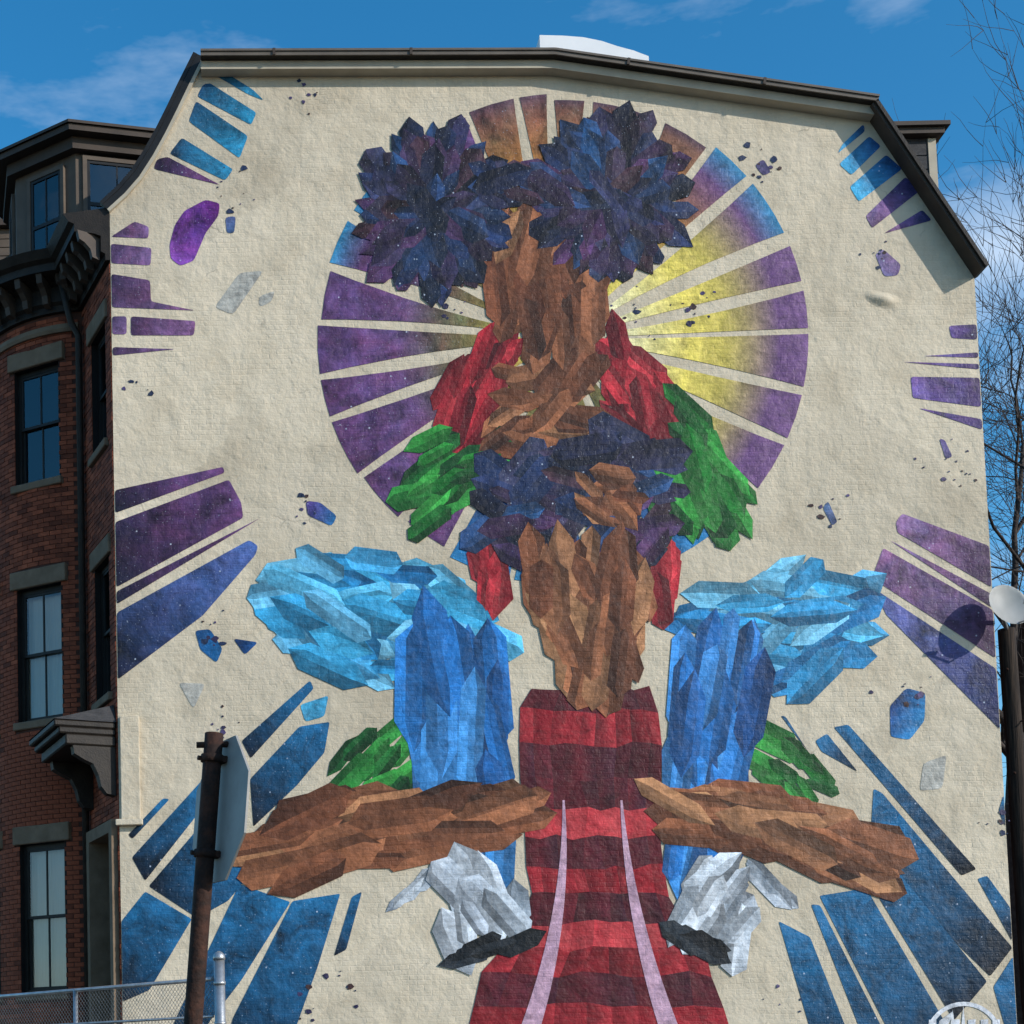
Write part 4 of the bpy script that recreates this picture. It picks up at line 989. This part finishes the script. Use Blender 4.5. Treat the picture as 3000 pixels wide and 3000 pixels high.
# ------------------------------------------------------------------ tarred pole and satellite dish at the wall's far end
yp = 0.16
pt = on_y(1899, 1190, yp); pb = on_y(1941, 1800, yp); dv = (pt-pb)/(pt.z-pb.z); p0 = pb - dv*pb.z
p0.y = yp; bm = NB(); rp = random.Random(2)
pts = [p0 + dv*(pt.z+0.02)*k/14 for k in range(15)]; tube(bm, pts, [0.15-0.03*k/14+rp.uniform(-.004, .004) for k in range(15)], 14)
for v in bm.verts: v.co.x += rp.uniform(-.004, .004); v.co.y += rp.uniform(-.004, .004)
PO = empty('utility_pole', p0); tag(PO, 'dark tarred wooden pole standing against the right end of the painted wall', 'pole')
o = obj('shaft', bm, MAT['wood_pole'], PO); o.matrix_parent_inverse = Matrix.Translation(-Vector(p0))
for k in range(4):
    c = p0 + dv*(pt.z*(0.62+0.1*k)); bm = NB(); tube(bm, [c, c+Vector((0.24*(-1)**k*0.6, -0.22, 0.0))], 0.012, 6); o = obj('step_bolt', bm, MAT['rust'], PO); o.matrix_parent_inverse = Matrix.Translation(-Vector(p0))
dc = on_y(1899, 1147, -0.26)
DI = empty('satellite_dish', dc); tag(DI, 'off-white oval satellite dish fixed to the top of the tarred pole', 'satellite dish')
bm = NB(); nr, ns = 7, 28; rows = []
for i in range(nr+1):
    r = i/nr
    rows.append([bm.verts.new((0.30*r*cos(2*pi*k/ns), 0.34*r*sin(2*pi*k/ns), 0.09*r*r)) for k in range(ns)] if i else [bm.verts.new((0, 0, 0))])
for i in range(nr):
    for k in range(ns):
        if i == 0: bm.faces.new((rows[0][0], rows[1][k], rows[1][(k+1) % ns]))
        else: bm.faces.new((rows[i][k], rows[i+1][k], rows[i+1][(k+1) % ns], rows[i][(k+1) % ns]))
bmesh.ops.solidify(bm, geom=bm.faces[:], thickness=0.012)
fixn(bm)
face = Vector((0.08, -0.95, 0.3)).normalized(); up = Vector((-0.25, 0, 1)); xx = up.cross(face).normalized(); yy = face.cross(xx)
RM = Matrix((xx, yy, face)).transposed().to_4x4()
o = obj('reflector', bm, MAT['dish'], DI, True); o.matrix_local = RM
bm = NB(); tube(bm, [yy*-0.3+face*0.04, yy*-0.36+face*0.2, yy*-0.16+face*0.42], 0.014, 8); obj('feed_arm', bm, MAT['galv'], DI)
bm = NB(); tube(bm, [yy*-0.17+face*0.36, yy*-0.13+face*0.46], [0.035, 0.03], 10); obj('feed_horn', bm, MAT['dish'], DI)
bm = NB(); tube(bm, [face*-0.01, face*-0.14, pt-dc+Vector((0, -0.04, -0.05))], 0.028, 8); obj('mount', bm, MAT['galv'], DI)

# ------------------------------------------------------------------ stop sign seen from behind on its rusty post
ysn = -14.0
b0 = on_y(364, 1932, ysn); t0 = on_y(404, 1384, ysn); dv = (t0-b0)/(t0.z-b0.z); base = b0-dv*b0.z
SG = empty('street_sign', base); tag(SG, 'eight-sided traffic sign edge-on, bare metal back, on a leaning rusty post', 'sign')
def S_(name, bm, mat, sm=False):
    o = obj(name, bm, mat, SG, sm); o.matrix_parent_inverse = Matrix.Translation(-Vector(base)); return o
bm = NB(); tube(bm, [base + dv*t0.z*k/10 for k in range(11)], 0.05, 12); S_('post', bm, MAT['rust'])
sc_ = on_y(421, 1528, ysn+0.04)
yaw = radians(67)
sx = Vector((cos(yaw), -sin(yaw), 0)); sn = Vector((sin(yaw), cos(yaw), 0)); szv = Vector((dv.x, dv.y, 1)).normalized()
sx = (sx - szv*sx.dot(szv)).normalized(); sn = szv.cross(sx)
if sn.y > 0: sn = -sn
R8 = 0.385/cos(pi/8)
cS = base + dv*sc_.z + sn*-0.075 + sx*-0.02
def octo(bm, r, d0, d1):
    A = [bm.verts.new(cS + sx*r*cos(pi/8+k*pi/4) + szv*r*sin(pi/8+k*pi/4) + sn*d0) for k in range(8)]; B = [bm.verts.new(cS + sx*r*cos(pi/8+k*pi/4) + szv*r*sin(pi/8+k*pi/4) + sn*d1) for k in range(8)]
    bm.faces.new(A); bm.faces.new(B[::-1])
    for k in range(8): bm.faces.new((A[k], A[(k+1) % 8], B[(k+1) % 8], B[k]))
    fixn(bm)
bm = NB(); octo(bm, R8, -0.006, 0.006); S_('sign_panel', bm, MAT['sign_back'])
for h in (-0.24, 0.27):
    bm = NB(); c = cS + szv*h
    tube(bm, [c+sn*0.008, c+sn*0.15], 0.013, 8); tube(bm, [c-sx*0.07+sn*0.02, c+sx*0.07+sn*0.02], 0.02, 6); S_('bracket', bm, MAT['rust'])
    bm = NB(); c2 = base+dv*(sc_.z+h)
    tube(bm, [c2-szv*0.02, c2+szv*0.02], 0.062, 12); S_('clamp', bm, MAT['rust'])
    bm = NB(); tube(bm, [c2-sx*0.1, c2-sx*0.06], 0.012, 6); S_('bolt', bm, MAT['rust'])
bm = NB(); tube(bm, [base+dv*(t0.z-0.06)-sx*0.0+Vector((-0.09, 0, 0)), base+dv*(t0.z-0.06)+Vector((0.10, 0, 0))], 0.017, 8); S_('bolt', bm, MAT['rust'])

# ------------------------------------------------------------------ chain-link fence
f1 = Vector((CAM.x + (402-PX)/F*17.4, CAM.y+17.0, 0)); f0 = Vector((CAM.x + (0-PX)/F*20.6, CAM.y+20.2, 0)); fd = (f1-f0); fd = fd.normalized(); fs = f0 - fd*3.2; FL = (f1-fs).length
ZT = z_at(1847, f1.x, f1.y)
FE = empty('chain_link_fence', f1); tag(FE, 'tall galvanised chain-link fence with domed end post beside the rusty sign post', 'fence')
def F_(name, bm, mat):
    o = obj(name, bm, mat, FE); o.matrix_parent_inverse = Matrix.Translation(-f1); return o
bm = NB(); tube(bm, [fs+Vector((0, 0, ZT)), f1+Vector((0, 0, ZT))], 0.024, 8); F_('top_rail', bm, MAT['galv'])
bm = NB(); tube(bm, [fs+Vector((0, 0, ZT-0.42)), f1+Vector((0, 0, ZT-0.42))], 0.016, 8); F_('middle_rail', bm, MAT['galv'])
zpt = z_at(1800, f1.x, f1.y)
pc = Vector((CAM.x+(415-PX)/F*17.4, f1.y-0.02, 0))
bm = NB(); tube(bm, [pc+Vector((0, 0, z_)) for z_ in (0, zpt-0.05)], 0.062, 14); F_('end_post', bm, MAT['galv'])
bm = NB(); tube(bm, [pc+Vector((0, 0, zpt-0.07+h)) for h in (0, 0.03, 0.06, 0.085, 0.10)], [0.07, 0.07, 0.062, 0.04, 0.01], 14); F_('post_cap', bm, MAT['galv'])
for z_ in (ZT-0.05, ZT-0.5): bm = NB(); tube(bm, [pc+Vector((0, 0, z_-0.02)), pc+Vector((0, 0, z_+0.02))], 0.07, 14); F_('rail_clamp', bm, MAT['galv'])
for k in (1, 2): q = f1-fd*2.6*k; bm = NB(); tube(bm, [q, q+Vector((0, 0, ZT+0.02))], 0.03, 10); F_('line_post', bm, MAT['galv'])
bm = NB(); side = Vector((fd.y, -fd.x, 0))*0.006; cell = 0.062; nW = int((FL)/cell*1); z0_, z1_ = 0.5, ZT-0.01
hz = z1_-z0_
for dirn in (1, -1):
    x = -hz if dirn == 1 else 0.0
    end = FL if dirn == 1 else FL+hz
    while x < end:
        a0, b0_ = (x, 0.0), (x+hz*dirn, hz)
        pa, pb_ = Vector(a0), Vector(b0_)
        t0_, t1_ = 0.0, 1.0
        for lim, sg in ((0.0, 1), (FL, -1)):
            da, db = (pa.x-lim)*sg, (pb_.x-lim)*sg
            if da < 0 and db < 0: t0_ = 2
            elif da < 0: t0_ = max(t0_, da/(da-db))
            elif db < 0: t1_ = min(t1_, da/(da-db))
        if t0_ < t1_:
            A = pa+(pb_-pa)*t0_; B = pa+(pb_-pa)*t1_
            w3 = lambda q: fs + fd*q.x + Vector((0, 0, z0_+q.y)) + side*dirn
            tube(bm, [w3(A), w3(B)], 0.0028, 3, False)
        x += cell*1.0
o = F_('wire_mesh', bm, MAT['wire']); o['kind'] = 'stuff'

# ------------------------------------------------------------------ bare tree behind the right end of the wall
def bare_tree(name, loc, height, seed, label, lean=(0, 0), r0=0.26):
    R_ = random.Random(seed); E = empty(name, loc); tag(E, label, 'tree')
    trunk = NB(); br = NB(); tw = NB()
    def rv(): return Vector((R_.uniform(-1, 1), R_.uniform(-1, 1), R_.uniform(-1, 1)))
    def grow(p, d, L_, r, depth):
        n = 5 if depth < 3 else 4; pts = [p.copy()]; q = p.copy(); dd = d.copy()
        for i in range(n):
            dd = (dd + rv()*(0.16 if depth < 2 else 0.24) + Vector((0, 0, 0.05 if depth > 0 else 0.02))).normalized(); q = q + dd*L_/n; pts.append(q.copy())
        taper = 0.62 if depth < 4 else 0.35
        rad = [r*(1-(1-taper)*i/n) for i in range(n+1)]
        tube(trunk if depth == 0 else br if depth < 4 else tw, pts, rad, 10 if depth == 0 else 6 if depth < 3 else 4 if depth < 4 else 3, depth < 2)
        if depth >= 6: return
        kids = (3, 4, 4, 4, 4, 3)[depth]
        for k in range(kids):
            i = n if k == 0 else R_.randint(2 if depth == 0 else 1, n)
            base_ = pts[i]; ax = rv(); ax = (ax - dd*ax.dot(dd)).normalized(); sp = R_.uniform(0.35, 0.95) if k else R_.uniform(0.05, 0.35)
            nd = (dd*cos(sp)+ax*sin(sp)).normalized()
            grow(base_, nd, L_*R_.uniform(0.55, 0.82), max(0.008, rad[i]*(0.84 if k == 0 else R_.uniform(0.48, 0.7))), depth+1)
    grow(Vector((0, 0, 0)), Vector((lean[0], lean[1], 1)).normalized(), height*0.42, r0, 0)
    obj('trunk', trunk, MAT['bark'], E); obj('branches', br, MAT['bark'], E); obj('twigs', tw, MAT['bark'], E)['kind'] = 'stuff'
tp = on_y(1905, 1100, 10.0)
bare_tree('bare_tree', (tp.x+0.15, 10.0, 0), 19.5, 21, 'tall leafless tree with dark twiggy branches beyond the right end of the wall', (0.0, 0), 0.32)
tp = on_y(2010, 1100, 13.0)
bare_tree('bare_tree', (tp.x, 13.0, 0), 22, 33, 'second leafless tree farther behind, its twigs mingling with the nearer one', (-0.03, 0), 0.3)
